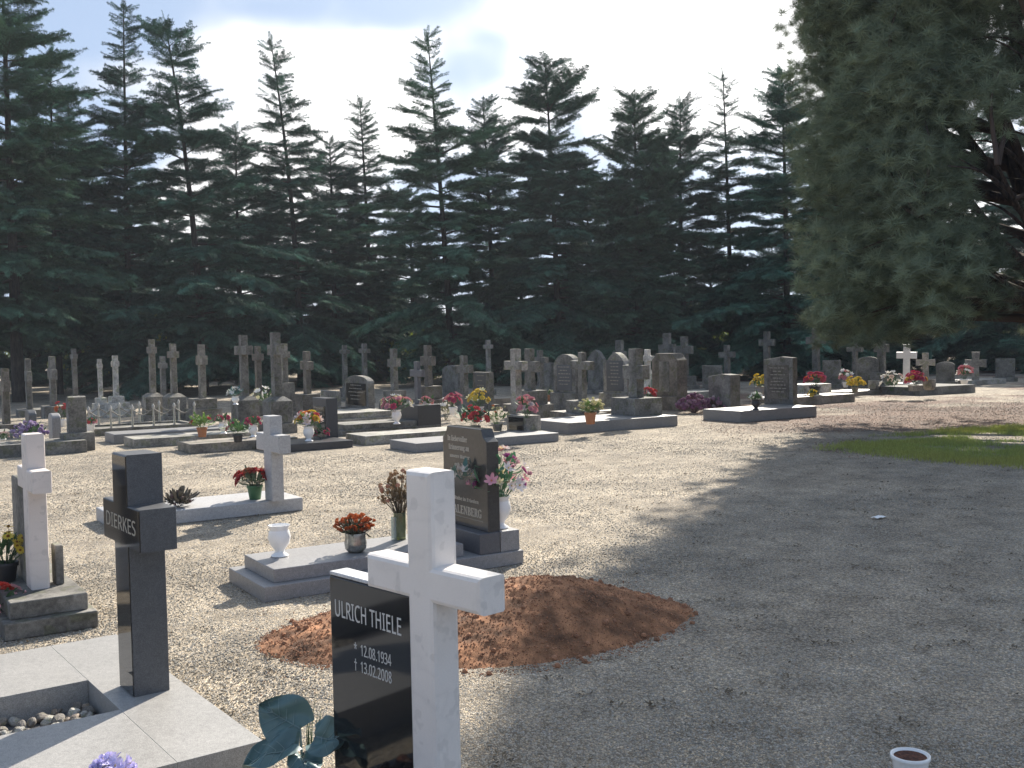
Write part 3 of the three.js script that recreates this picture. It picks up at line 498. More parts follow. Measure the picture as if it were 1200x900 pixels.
stoneCross('smaller greyish white cross beside the bright white cross', 1085, 454, 413, { yaw: deg(-28), ped: [[0.4, 0.15]], sw: 0.2, span: 0.6, wide: 1.1, flare: 1.15 }, M.concrete);
stoneCross('short thick white cross at the end of the row under the pine', 1143, 451, 412, { yaw: deg(-25), ped: [[0.4, 0.15]], sw: 0.24, span: 0.68, wide: 1.1, flare: 1.2 }, M.concrete);
stoneCross('dark tall cross shaft just left of the bright white cross', 1033, 458, 392, { ped: P1, sw: 0.26, span: 0.5 }, M.oldGrey);

// ---------------------------------------------------------------- rows behind: headstones
function headstone(label, px, by, ty, o) {
  const p = G(px, by), H = heightAt(p, ty), t = thing('headstone', label, 'headstone', p, o.yaw ?? YAW), w = o.w / 2, d = o.d || 0.14;
  let y = 0; for (const [bw, bh] of o.base || [[o.w + 0.16, 0.14]]) { part('plinth', box(bw, bh, d + 0.2 - y * 0.2, 0.01, 0, y, 0), o.bm || o.m, t); y += bh; }
  const h = H - y; let pts;
  if (o.top === 'arch') { pts = [[-w, 0], [w, 0]]; const rise = o.rise || w * 0.4; for (let i = 0; i <= 12; i++) { const a = Math.PI * i / 12; pts.push([Math.cos(a) * w, h - rise + Math.sin(a) * rise]); } }
  else if (o.top === 'gothic') { pts = [[-w, 0], [w, 0], [w, h - w * 0.7]]; for (let i = 0; i <= 5; i++) pts.push([w * (0.85 - 0.85 * i / 5), h - w * 0.6 * (1 - i / 5) ** 1.6]); for (let i = 4; i >= 0; i--) pts.push([-w * (0.85 - 0.85 * i / 5), h - w * 0.6 * (1 - i / 5) ** 1.6]); pts.push([-w, h - w * 0.7]); }
  else if (o.top === 'shoulder') { const s = w * 0.35; pts = [[-w, 0], [w, 0], [w, h - s], [w - s * 0.6, h - s * 0.5], [w - s, h], [-w + s, h], [-w + s * 0.6, h - s * 0.5], [-w, h - s]]; }
  else if (o.top === 'slope') pts = [[-w, 0], [w, 0], [w, h - 0.02], [w * 0.2, h], [-w, h - 0.06]];
  else pts = [[-w, 0], [w, 0], [w, h], [-w, h]];
  const st = part('stone', T(extrude(pts, d, 0.012), 0, y, 0), o.m, t);
  if (o.panel) { const [pw, phh, py0] = o.panel; part('name_panel', box(pw, phh, 0.012, 0.003, 0, y + py0, d / 2 + 0.005), o.pm || M.black, t);
    if (o.lines) { const r = rng(px), L = []; for (let i = 0; i < o.lines; i++) { const lw = pw * (0.45 + 0.4 * r()); let x0 = -lw / 2; while (x0 < lw / 2 - 0.03) { const w1 = Math.min(0.04 + 0.09 * r(), lw / 2 - x0); L.push(box(w1, 0.014 + 0.006 * r(), 0.002, 0.0005, x0 + w1 / 2, y + py0 + phh * (0.9 - 0.8 * i / o.lines), d / 2 + 0.0115)); x0 += w1 + 0.02 + 0.012 * r(); } } part('inscription_lines', merge(L), M.letterDull, t); } }
  return t;
}
headstone('low blue grey headstone with rounded top by the purple heather', 65, 524, 484, { w: 0.42, top: 'arch', m: M.grey, base: [[0.5, 0.06]] });
headstone('small blue grey headstone partly hidden beside the brown cross', 37, 512, 480, { w: 0.5, top: 'arch', m: M.honed, base: [[0.6, 0.06]] });
headstone('upright dark stone pillar with sloping sunlit top on a long kerb', 91, 528, 464, { w: 0.2, d: 0.28, m: M.oldGrey, base: [[0.4, 0.3]], top: 'slope' });
headstone('black square headstone beside the orange and yellow bouquet', 382, 519, 466, { w: 0.62, d: 0.2, m: M.blackHoned, base: [[0.9, 0.08]], panel: [0.5, 0.4, 0.15], lines: 4 });
headstone('wide arched double headstone with polished panels on stepped base', 422, 489, 440, { w: 1.3, d: 0.16, top: 'arch', rise: 0.16, m: M.oldGrey, base: [[1.6, 0.12], [1.45, 0.1]], panel: [1.1, 0.5, 0.06], lines: 5 });
headstone('plain grey framed headstone behind the yellow flowers', 567, 480, 436, { w: 0.8, d: 0.14, m: M.oldGrey, panel: [0.5, 0.6, 0.15], pm: M.honed, lines: 4 });
headstone('round topped headstone on a tall base behind the slender grey cross', 666, 482, 415, { w: 0.9, d: 0.18, top: 'arch', rise: 0.3, m: M.oldGrey, base: [[1.1, 0.14], [1.0, 0.3]], panel: [0.6, 0.6, 0.05], pm: M.honed, lines: 6 });
headstone('gothic headstone with pale carved border behind the thick cross', 725, 482, 413, { w: 0.9, d: 0.18, top: 'gothic', m: M.concrete, base: [[1.15, 0.16], [1.05, 0.26]], panel: [0.62, 0.7, 0.05], pm: M.honed, lines: 7 });
headstone('tall brown shouldered headstone with dark centre panel', 785, 480, 414, { w: 0.9, d: 0.3, top: 'shoulder', m: M.oldBrown, base: [[1.2, 0.16], [1.05, 0.16]], panel: [0.34, 0.7, 0.1], pm: M.oldGrey });
headstone('small rough headstone with jagged top behind the pink heather', 849, 482, 438, { w: 0.7, d: 0.3, top: 'slope', m: M.oldGrey, base: [[0.8, 0.06]] });
headstone('tall grey engraved headstone with curved sunlit top', 915, 485, 418, { w: 0.82, d: 0.14, top: 'slope', m: M.oldGrey, base: [[0.98, 0.1], [0.9, 0.1]], panel: [0.6, 0.72, 0.12], pm: M.oldBrown, lines: 8 });
headstone('low dark headstone in shade beside the bluish cross', 835, 460, 428, { w: 0.6, m: M.oldGrey, yaw: deg(-30) });
headstone('shaded carved headstone left of the bright white cross', 1018, 458, 418, { w: 0.6, top: 'arch', m: M.oldGrey, yaw: deg(-30) });
headstone('grey headstone in deep shade behind the red flowers', 975, 455, 422, { w: 0.55, m: M.oldGrey, yaw: deg(-30) });
headstone('wide dark headstone in shade between the white crosses', 1108, 452, 424, { w: 0.55, top: 'arch', m: M.oldGrey, yaw: deg(-26) });
headstone('black square headstone at the far right end of the row', 1178, 447, 420, { w: 0.6, m: M.oldGrey, yaw: deg(-24) });
headstone('pale grey headstone in shade left of the plain framed headstone', 530, 466, 428, { w: 1.0, top: 'arch', m: M.oldGrey });
headstone('dark headstone in shade behind the tapered grey cross', 645, 468, 425, { w: 1.0, m: M.oldGrey });
headstone('dim headstone in the shade left of the gothic headstone', 700, 462, 410, { w: 0.8, top: 'gothic', m: M.oldGrey });
headstone('low grey wall stone left of the arched double headstone', 388, 482, 458, { w: 1.0, m: M.concrete });

// ---------------------------------------------------------------- rows behind: slabs and kerbs
function slab(label, px, by, o) {                    // px, by: middle of the head end on the ground
  const p = G(px, by), t = thing('grave_ledger', label, 'grave slab', p, o.yaw ?? YAW), h = o.h || 0.16, w = o.w || 0.85, L = o.l || 2;
  if (o.open) { const k = 0.1; for (const s of [-1, 1]) part('kerb', box(k, h, L, 0.01, s * (w / 2 - k / 2), 0, L / 2), o.m, t); part('kerb', box(w - 2 * k - 0.004, h, k, 0.01, 0, 0, L - k / 2), o.m, t); part('kerb', box(w - 2 * k - 0.004, h, k, 0.01, 0, 0, k / 2), o.m, t); part('gravel_bed', box(w - 2 * k - 0.006, h * 0.7, L - 2 * k - 0.006, 0.004, 0, 0, L / 2), o.bed || M.concrete, t); }
  else { if (o.tier) { part('base_tier', box(w, h * 0.5, L, 0.008, 0, 0, L / 2), o.m, t); part('top_slab', box(w - 0.14, h * 0.5, L - 0.14, 0.008, 0, h * 0.5, L / 2), o.m, t); } else part('slab', box(w, h, L, 0.01, 0, 0, L / 2), o.m, t); }
  return t;
}
slab('long dark kerb slab before the blue grey headstones', 97, 528, { l: 1.7, w: 0.8, h: 0.2, m: M.oldGrey });
slab('pale slab at the foot of the rough brown cross', 12, 512, { l: 1.6, w: 0.9, h: 0.14, m: M.slabStone });
slab('kerbed pebble grave inside the chain fence', 222, 502, { l: 2.1, w: 1.3, h: 0.14, m: M.oldGrey, open: 1 });
slab('light grey flat slab next to the chain fence', 266, 510, { l: 2.1, w: 0.8, h: 0.17, m: M.rowSlab });
slab('sandy flat slab before the very tall smooth grey cross', 294, 514, { l: 2.1, w: 0.8, h: 0.15, m: M.slabStone });
slab('brown slab before the very tall dark grey cross', 340, 521, { l: 1.75, w: 0.75, h: 0.15, m: M.slabBrown });
slab('black polished slab under the black square headstone', 400, 522, { l: 1.3, w: 0.95, h: 0.12, m: M.blackHoned });
slab('double tier slab before the arched double headstone', 446, 492, { l: 1.6, w: 1.6, h: 0.24, m: M.slabStone, tier: 1 });
slab('dark edged slab before the black block cross', 503, 502, { l: 2.0, w: 0.95, h: 0.2, m: M.oldGrey, tier: 1 });
slab('flat grey slab between black block cross and pale concrete cross', 540, 511, { l: 2.0, w: 0.8, h: 0.15, m: M.slabStone });
slab('long grey slab under the pale concrete cross', 637, 515, { l: 2.6, w: 0.9, h: 0.14, m: M.rowSlab });
slab('large pale kerbed slab under the thick cross and cream flowers', 768, 497, { l: 2.5, w: 1.3, h: 0.2, m: M.rowSlab });
slab('small brown slab behind the cream flowers', 665, 478, { l: 1.6, w: 0.9, h: 0.16, m: M.slabBrown });
slab('low slab before the gothic headstone', 742, 486, { l: 1.9, w: 0.9, h: 0.16, m: M.slabBrown });
slab('angular grey slab under the tall engraved headstone', 934, 487, { l: 2.1, w: 1.05, h: 0.22, m: M.rowSlab });
slab('purple edged slab behind the tall engraved headstone', 985, 470, { l: 2.6, w: 0.9, h: 0.2, m: M.slabBrown });
slab('raised white slab lying on the purple edged slab', 962, 468, { l: 1.0, w: 0.7, h: 0.42, m: M.whiteStone });
slab('low kerb slab below the yellow bouquet', 1040, 460, { l: 2.2, w: 0.9, h: 0.12, m: M.slabBrown });
slab('dark kerb slab below the white crosses', 1118, 459, { l: 2.2, w: 1.4, h: 0.22, m: M.oldGrey, yaw: deg(-62) });
slab('grey kerb slab below the short thick white cross', 1163, 449, { l: 1.8, w: 1.0, h: 0.16, m: M.slabStone, yaw: deg(-62) });
slab('dark slab far back in shade near the framed headstone', 600, 474, { l: 2, w: 0.9, h: 0.2, m: M.slabBrown });
slab('grey slab with box edge in shade behind the crimson heather', 830, 468, { l: 2, w: 1, h: 0.25, m: M.slabStone });
headstone('concrete block with black name plate under the pale concrete cross', 614, 513, 486, { w: 0.62, d: 0.3, m: M.concrete, base: [[0.75, 0.12]], panel: [0.46, 0.22, 0.02] });

{ // chain fence with white posts
  const t = thing('chain_fence', 'low white chain fence round the pebble grave', 'fence', [0, 0, 0]);
  const c = G(222, 502), ex = V(Math.cos(YAW), 0, -Math.sin(YAW)), ez = V(Math.sin(YAW), 0, Math.cos(YAW)), at = (x, z) => c.clone().addScaledVector(ex, x).addScaledVector(ez, z);
  const ring = []; for (let i = 0; i <= 5; i++) ring.push(at(0.6, 0.05 + i * 0.4)); ring.push(at(0, 2.05)); for (let i = 5; i >= 0; i--) ring.push(at(-0.6, 0.05 + i * 0.4));
  const pg = lathe([[0.001, 0], [0.035, 0], [0.022, 0.04], [0.02, 0.36], [0.03, 0.38], [0.03, 0.41], [0.012, 0.45], [0.001, 0.46]], 8);
  for (const p of ring) { const m = part('post', pg, M.whiteStone, t); m.position.copy(p).setY(0.12); }
  for (let i = 0; i < ring.length - 1; i++) { const a = ring[i].clone().setY(0.48), b = ring[i + 1].clone().setY(0.48), m = a.clone().add(b).multiplyScalar(0.5).setY(0.36); part('chain', tube([a, m, b], 0.011, 0.011, 5), M.concrete, t); }
}
console.log('rows done');

// ---------------------------------------------------------------- rows behind: flowers
const R = { red: [0.7, 0.03, 0.03], crimson: [0.6, 0.03, 0.12], pink: [0.75, 0.3, 0.34], pale: [0.78, 0.62, 0.58], yellow: [0.85, 0.62, 0.04], cream: [0.8, 0.74, 0.42], orange: [0.8, 0.24, 0.03], white: [0.8, 0.78, 0.74], purple: [0.3, 0.15, 0.4], violet: [0.42, 0.3, 0.5], plum: [0.26, 0.06, 0.15], mauve: [0.42, 0.2, 0.28] };
function fl(label, px, py, on, h, r, blooms, pot = ['pot', 0.16, 0.09, M.porcelain], extra = {}) { return bouquet(label, G(px, py, on), { h: h * 0.95, r: r * 0.88, blooms: blooms.map(([t, n, s, c]) => [t, n, s * 0.78, R[c].map(v => v * 0.85 + 0.03)]), pot, leaves: 34, leaf: 0.1, ...extra }); }
fl('red and orange bouquet on the shaded grave by the stone pillar', 74, 500, 0, 0.62, 0.2, [['rose', 9, 0.07, 'red'], ['rose', 4, 0.06, 'orange']]);
fl('purple heather growing behind the white cross top', 36, 521, 0.14, 0.4, 0.32, [['cluster', 34, 0.05, 'violet'], ['cluster', 12, 0.05, 'purple']], null);
fl('white and pink ball of flowers on the pale slab', 1, 520, 0.14, 0.2, 0.16, [['carnation', 14, 0.06, 'pale']], ['pot', 0.08, 0.08, M.porcelain]);
fl('small red flowers in pots along the chain fence', 106, 506, 0.1, 0.26, 0.16, [['rose', 7, 0.045, 'red'], ['rose', 3, 0.04, 'pink']]);
fl('green leafy pot with red blooms on the light grey slab', 237, 512, 0.17, 0.42, 0.24, [['carnation', 10, 0.04, 'cream'], ['rose', 4, 0.05, 'red']], ['pot', 0.16, 0.085, M.terracotta], { leaves: 90, green: [0.12, 0.22, 0.04] });
fl('white vase with red blooms on the slab edge', 262, 508, 0.17, 0.36, 0.16, [['rose', 7, 0.05, 'crimson']], ['urn', 0.2, 0.08, M.porcelain]);
fl('leafy green pot plant on the sandy slab', 279, 518, 0.15, 0.38, 0.28, [['rose', 6, 0.05, 'crimson'], ['carnation', 5, 0.04, 'cream']], ['pot', 0.12, 0.08, M.darkPot], { leaves: 100, green: [0.07, 0.15, 0.05] });
fl('white urn with dark red blooms before the tall grey cross', 297, 512, 0.15, 0.36, 0.15, [['rose', 8, 0.05, 'crimson']], ['urn', 0.2, 0.08, M.porcelain]);
fl('white lilies beside the very tall smooth grey cross', 311, 478, 0.35, 0.5, 0.36, [['lily', 16, 0.07, 'white'], ['lily', 6, 0.06, 'cream']], null, { leaves: 60 });
fl('white arum flowers on the pedestal left of the smooth cross', 276, 474, 0.6, 0.34, 0.16, [['lily', 8, 0.07, 'white']], ['urn', 0.15, 0.07, M.porcelain], { green: [0.08, 0.2, 0.16] });
fl('large orange yellow and red bouquet in a white vase', 362, 517, 0.12, 0.52, 0.23, [['rose', 6, 0.08, 'orange'], ['rose', 7, 0.075, 'yellow'], ['lily', 4, 0.08, 'pale'], ['rose', 6, 0.06, 'red']], ['urn', 0.24, 0.09, M.porcelain], { leaves: 60, green: [0.14, 0.24, 0.05] });
fl('low red blooms at the foot of the black square headstone', 377, 514, 0.12, 0.22, 0.15, [['rose', 9, 0.045, 'crimson']], null);
fl('pink and cream bouquet in a white vase before the black block', 465, 497, 0.2, 0.56, 0.34, [['rose', 13, 0.07, 'pink'], ['carnation', 10, 0.06, 'cream'], ['rose', 5, 0.07, 'crimson'], ['lily', 5, 0.06, 'white']], ['urn', 0.26, 0.09, M.porcelain], { leaves: 60 });
fl('pink roses on top of the black block', 500, 476, 0.5, 0.18, 0.16, [['rose', 9, 0.06, 'pink'], ['rose', 4, 0.05, 'pale']], null);
fl('white flowers on thin stems beside the pink roses', 522, 492, 0, 0.5, 0.26, [['lily', 14, 0.07, 'white']], null, { leaves: 40, green: [0.2, 0.2, 0.12] });
fl('pink and red bouquet behind the white stemmed flowers', 531, 486, 0.15, 0.5, 0.25, [['rose', 10, 0.075, 'pink'], ['rose', 6, 0.07, 'crimson']]);
fl('tall yellow bouquet with purple base before the framed headstone', 562, 494, 0.15, 0.66, 0.24, [['rose', 16, 0.075, 'yellow'], ['lily', 6, 0.07, 'cream']], ['urn', 0.28, 0.1, mat('plain', 0.5, 0.45, 0.5, { roughness: 0.4 })]);
fl('bright red gladioli with dark leaves on the flat grey slab', 556, 509, 0.15, 0.5, 0.32, [['rose', 15, 0.075, 'red']], ['pot', 0.14, 0.1, M.darkPot], { leaves: 110, leaf: 0.13, green: [0.04, 0.12, 0.05] });
fl('yellow green chrysanthemums beside the red gladioli', 583, 505, 0.15, 0.46, 0.24, [['carnation', 15, 0.055, 'cream'], ['carnation', 5, 0.05, 'orange']], ['pot', 0.12, 0.09, M.concrete], { green: [0.14, 0.22, 0.06] });
fl('pink gladioli leaning on the pale concrete cross', 617, 490, 0.4, 0.4, 0.2, [['rose', 18, 0.065, 'pink'], ['rose', 7, 0.06, 'pale']], null);
fl('round cream chrysanthemums in a brown pot on the large slab', 692, 497, 0.2, 0.44, 0.26, [['carnation', 44, 0.065, 'cream']], ['pot', 0.2, 0.1, M.terracotta], { leaves: 70, green: [0.1, 0.17, 0.04] });
fl('green pot plant in a terracotta pot in mid row', 644, 473, 0.1, 0.36, 0.16, [['cluster', 4, 0.04, 'cream']], ['pot', 0.22, 0.12, M.terracotta], { leaves: 50 });
fl('salmon red flowers behind the thick cross', 759, 477, 0.15, 0.5, 0.24, [['rose', 10, 0.08, 'red'], ['rose', 6, 0.07, 'pink']]);
fl('white wreath flowers on the small white cross', 763, 458, 0.25, 0.6, 0.3, [['lily', 16, 0.09, 'white']], null, { green: [0.2, 0.3, 0.25] });
fl('large clump of crimson and pink heather on the gravel', 813, 484, 0, 0.42, 0.42, [['cluster', 60, 0.065, 'plum'], ['cluster', 34, 0.055, 'mauve']], null, { leaves: 80, green: [0.1, 0.04, 0.05] });
fl('pale pink heather clump before the small rough headstone', 838, 482, 0, 0.34, 0.36, [['cluster', 60, 0.055, 'mauve'], ['cluster', 24, 0.05, 'pale']], null, { leaves: 60, green: [0.14, 0.08, 0.07] });
fl('dark urn with white blooms on the angular slab', 886, 480, 0.22, 0.34, 0.15, [['lily', 9, 0.06, 'white']], ['urn', 0.2, 0.09, M.darkPot]);
fl('yellow and cream bouquet left of the tall engraved headstone', 891, 468, 0.2, 0.6, 0.24, [['rose', 12, 0.08, 'yellow'], ['carnation', 7, 0.07, 'cream']], ['urn', 0.3, 0.12, M.grey]);
fl('red bouquet in a black pot right of the engraved headstone', 955, 462, 0.2, 0.58, 0.34, [['rose', 22, 0.085, 'crimson'], ['rose', 5, 0.07, 'orange']], ['pot', 0.2, 0.14, M.darkPot]);
fl('small yellow flowers on the edge of the purple edged slab', 953, 466, 0.2, 0.2, 0.13, [['rose', 8, 0.06, 'yellow']], null);
fl('bright yellow bouquet on the low kerb slab', 1002, 459, 0.12, 0.42, 0.28, [['rose', 24, 0.085, 'yellow']], ['pot', 0.12, 0.1, M.concrete], { leaves: 16 });
fl('pale pink and red flowers in the shade behind the yellow bouquet', 991, 454, 0.1, 0.6, 0.28, [['rose', 9, 0.08, 'pink'], ['lily', 6, 0.08, 'white']]);
fl('white lilies left of the crimson flowers at the white cross', 1045, 458, 0.22, 0.5, 0.32, [['lily', 12, 0.09, 'white'], ['rose', 5, 0.08, 'pale']], null, { leaves: 60 });
fl('crimson flowers topped with yellow at the bright white cross', 1073, 458, 0.22, 0.5, 0.32, [['rose', 20, 0.09, 'crimson'], ['rose', 7, 0.07, 'yellow']], ['cube', 0.14, 0.14, M.concrete]);
fl('pink and white bouquet at the short thick white cross', 1130, 450, 0.16, 0.6, 0.3, [['rose', 14, 0.085, 'pink'], ['rose', 5, 0.08, 'crimson'], ['lily', 6, 0.08, 'white']], ['pot', 0.14, 0.12, M.porcelain]);
{ const p = G(1024, 457, 0.12), t = thing('flower_vase', 'round grey stone pot on the low kerb slab', 'vase', p); part('vase', POT.bowl(0.26, 0.16), M.concrete, t); }
{ const p = G(1089, 457, 0.22), t = thing('flower_vase', 'round stone pot beside the crimson flowers', 'vase', p); part('vase', POT.bowl(0.26, 0.16), M.concrete, t); }
console.log('flowers done');
// ---------------------------------------------------------------- trees
function needleSpray(seed) {                 // a flat cedar spray along +x, 1 long: side twigs with tufts of needles
  const r = rng(seed), pos = [], tri = (a, b, c) => pos.push(...a, ...b, ...c);
  const tuft = (x, y, z, n) => { for (let i = 0; i < n; i++) { const a = r() * 6.283, e = r() * 1.9 - 0.6, l = 0.08 + 0.06 * r(), dx = Math.cos(a) * Math.cos(e) * l, dy = Math.sin(e) * l, dz = Math.sin(a) * Math.cos(e) * l, w = 0.013; tri([x - dz / l * w, y, z + dx / l * w], [x + dz / l * w, y, z - dx / l * w], [x + dx, y + dy, z + dz]); } };
  for (let i = 0; i < 11; i++) for (const s of [-1, 1]) {
    const t = (i + r() * 0.8) / 11, l = 0.34 * (1 - t * 0.72) * (0.6 + 0.6 * r()), a = 0.75 + 0.35 * r();
    const ex = t + Math.cos(a) * l, ez = s * Math.sin(a) * l, ey = -0.05 * t - 0.1 * l + (r() - 0.5) * 0.05;
    tri([t, 0, 0.008], [t, 0, -0.008], [ex, ey, ez]);
    for (let k = 1; k <= 3; k++) { const q = k / 3; tuft(t + (ex - t) * q, ey * q, ez * q, 4); }
  }
  for (let i = 0; i < 8; i++) tuft(i / 7, -0.03 * i / 7, 0, 4);
  const g = new THREE.BufferGeometry(); g.setAttribute('position', new THREE.Float32BufferAttribute(pos, 3)); g.computeVertexNormals(); return g;
}
const SPRAY = [needleSpray(1), needleSpray(2), needleSpray(3)];
const cedarMat = new THREE.MeshPhysicalMaterial({ color: col(1, 1, 1), roughness: 0.85, specularIntensity: 0.25, side: THREE.DoubleSide });
function frame(p, dir, roll, s, flat = 1) {
  const x = dir.clone().normalize(), up = V(0, 1, 0), z = x.clone().cross(up).normalize(), y = z.clone().cross(x).normalize();
  const m = new THREE.Matrix4().makeBasis(x, y, z); m.multiply(new THREE.Matrix4().makeRotationX(roll)); m.scale(V(s, s * flat, s)); m.setPosition(p); return m;
}
const cedarGroup = 'cedars in the row behind the graves';
function cedar(label, px, ty, d, o = {}) {
  const base = o.at || atDepth(px, d), H = o.H || heightAt(base, ty), r = rng(o.seed || Math.round(px * 7 + d)), t = thing('cedar_tree', label, 'tree', base, 0, cedarGroup);
  const lean = o.lean || 0, bend = (r() - 0.5) * 0.5, tp = y => { const q = y / H; return V(lean * q * q + bend * Math.sin(q * 3) * 0.5, y, (r2 - 0.5) * q * 0.6); }, r2 = r();
  const pts = []; for (let i = 0; i <= 10; i++) pts.push(tp(H * i / 10));
  part('trunk', boxUV(tube(pts, (o.tr || 0.2) * 0.85, 0.015, 9)), M.bark, t);
  const wood = [], sp = [[], [], []], maxL = (o.w || 2.7) * 0.98, y0 = o.y0 ?? 1.2, dens = o.dens || 1, gapN = o.seed || px;
  let y = y0, az = r() * 6.283; const tv = 0.9 + 0.5 * r(), ty2 = 0.9 + 0.35 * r(), hue = (o.tint || [0.068, 0.145, 0.1]).map((v, i) => v * tv * (i < 1 ? ty2 : i < 2 ? 1 + (ty2 - 1) * 0.4 : 1));
  while (y < H - 0.15) {
    const tt = (H - y) / (H - y0), prof = Math.min(1, 0.1 + 1.05 * Math.pow(tt, 0.85)) * (1 - 0.25 * Math.pow(Math.max(0, tt - 0.75) * 4, 2) * (o.skirt ? 0 : 1));
    const gn = 0.4 + 1.2 * vnoise(y * 0.7 + gapN, az * 1.3, 0, 17), L = gn * maxL * (o.spire ? prof * (0.45 + 0.55 * step01(0.05, 0.45, tt)) : prof) * (0.5 + 0.7 * r()) * (r() < 0.08 ? 1.3 : 1); az += 2.4 + (r() - 0.5) * 0.9;
    const el = (o.up ?? 0.25) + 0.45 * Math.pow(1 - tt, 2) - 0.28 * tt + (r() - 0.5) * 0.42, dh = V(Math.cos(az), 0, Math.sin(az)), p0 = tp(y);
    const P = q => p0.clone().addScaledVector(dh, L * q).add(V(0, L * (Math.sin(el) * q - 0.22 * q * q * (0.4 + tt) + 0.06 * q * q * q), 0));
    wood.push(tube([P(0), P(0.35), P(0.7), P(1)], 0.01 + 0.01 * L, 0.004, 4));
    const n = Math.max(3, Math.round(L * 14 * dens));
    for (let i = 0; i < n; i++) {
      const q = 0.14 + 0.86 * (i + r() * 0.7) / n, a = P(q), b = P(Math.min(1.02, q + 0.06)).sub(P(q - 0.02)).normalize(), s = (0.5 + 0.46 * r()) * (1.1 - 0.3 * q) * (o.ss || 1) * (L < 0.8 ? 0.75 : 1);
      for (const sd of i === n - 1 ? [0] : [-1, 1]) {
        if (r() < (o.thin || 0.06) + 0.3 * step01(0.55, 0.2, tt)) continue;
        const dir = b.clone().applyAxisAngle(V(0, 1, 0), sd * (0.55 + 0.5 * r())); dir.y += (r() - 0.6) * 0.45;
        const f = 0.5 + 1.5 * r() * r();
        sp[Math.floor(r() * 3)].push({ m: frame(a, dir, (r() - 0.5) * 1.2, s), c: col(hue[0] * f, hue[1] * f, hue[2] * f) });
      }
    }
    y += (0.095 - 0.022 * tt + 0.03 * tt * r() + (r() < 0.05 ? 0.2 : 0)) / (o.rate || 1);
  }
  const ld = V(0.05, 1, 0); for (let i = 0; i < 4; i++) sp[0].push({ m: frame(tp(H - 0.5 + 0.14 * i), V((r() - 0.5), 1.2, r() - 0.5), r() * 6, 0.4), c: col(...hue) });
  part('branches', merge(wood.map(g => { g.deleteAttribute('uv'); return g; })), mat('plain', 0.06, 0.048, 0.04, { roughness: 1 }), t).userData.kind = 'stuff';
  sp.forEach((l, i) => { if (l.length) instances('crown', SPRAY[i], cedarMat, l, t); });
  return sp.reduce((a, l) => a + l.length, 0);
}
let nsp = 0;
const C = (...a) => { nsp += cedar(...a); };
C('towering dark cedar whose top leaves the view beside the brown cross', 20, -70, 35, { w: 3.4, tr: 0.26, seed: 11, y0: 2.2 });
C('slim cedar trunk with high branches beside the towering dark cedar', 69, 60, 41, { w: 2.6, tr: 0.16, seed: 12, y0: 2.6, thin: 0.2 });
C('slim second trunk cedar standing behind the two white crosses', 92, 110, 45, { w: 2.6, tr: 0.17, seed: 31, y0: 2.6, thin: 0.15 });
C('tall cedar with open thin pointed top above the white crosses', 152, 6, 42, { w: 3.1, spire: 1, lean: 0.2, seed: 13, y0: 0.6, skirt: 1, rate: 0.9 });
C('cedar with bare dark trunk and long right branches', 238, 22, 38, { w: 2.9, lean: -1.0, seed: 14, y0: 0.8, skirt: 1, thin: 0.12, rate: 0.8, tr: 0.2 });
C('small pointed cedar filling the gap behind the mottled grey cross', 284, 150, 46, { w: 2.8, seed: 15, y0: 0.5, skirt: 1 });
C('thin topped cedar curving left above the tall grey crosses', 352, 44, 43, { w: 3.0, spire: 1, lean: -0.9, seed: 16, y0: 0.5, skirt: 1, thin: 0.1, rate: 0.85 });
C('hazy low cedar to the right of the curved top cedar', 392, 165, 49, { w: 3.4, seed: 17, y0: 0.5, skirt: 1 });
C('feathery narrow cedar behind the arched double headstone', 437, 118, 50, { w: 3.2, spire: 1, lean: -0.3, seed: 18, y0: 0.5, skirt: 1, rate: 0.85, thin: 0.1 });
C('tall spired cedar with long bare stepped branches', 530, 38, 42, { w: 3.3, spire: 1, lean: -0.7, seed: 19, y0: 0.5, skirt: 1, rate: 0.75, thin: 0.1, up: 0.32 });
C('short cedar tucked between the spired and the broad cedar', 577, 118, 47, { w: 2.8, lean: -0.2, seed: 20, y0: 0.5, skirt: 1 });
C('broad full cedar with dense rounded shoulders', 655, 68, 43, { w: 3.5, lean: -0.35, seed: 21, y0: 0.5, skirt: 1, rate: 1.25, dens: 1.15, ss: 1.1 });
C('dense cedar with blunt bushy top', 748, 112, 43, { w: 3.2, seed: 22, y0: 0.5, skirt: 1, rate: 1.35, dens: 1.2, ss: 1.1, up: 0.35, tint: [0.078, 0.155, 0.098] });
C('narrow cedar leaning against the blunt topped cedar', 803, 120, 46, { w: 2.9, seed: 23, y0: 0.5, skirt: 1 });
C('sparse see through cedar with a bare central trunk', 858, 90, 45, { w: 2.7, spire: 1, lean: -0.3, seed: 24, y0: 0.5, skirt: 1, rate: 0.62, thin: 0.2, tr: 0.18 });
C('conical cedar beside the big drooping pine', 922, 84, 42, { w: 3.2, lean: -0.15, seed: 25, y0: 0.5, skirt: 1, rate: 1.1 });
C('cedar half hidden behind the outer pine branches', 985, 150, 48, { w: 3.2, seed: 26, y0: 0.5, skirt: 1 });
C('shaded cedar behind the upright bright white cross', 1062, 170, 46, { w: 3.4, seed: 27, y0: 0.5, skirt: 1 });
C('shaded cedar behind the short thick white cross', 1140, 140, 48, { w: 3.4, seed: 28, y0: 0.5, skirt: 1 });
C('far cedar seen under the pine at the edge of view', 1215, 120, 44, { w: 3.6, seed: 29, y0: 0.5, skirt: 1 });
C('second row cedar seen between the first trunks', 115, 190, 58, { w: 3.4, seed: 41, y0: 0.5, skirt: 1 });
C('second row cedar filling in behind the curved cedar', 320, 230, 57, { w: 3.6, seed: 42, y0: 0.5, skirt: 1 });
C('second row cedar filling in behind the spired cedar', 482, 225, 58, { w: 3.6, seed: 43, y0: 0.5, skirt: 1 });
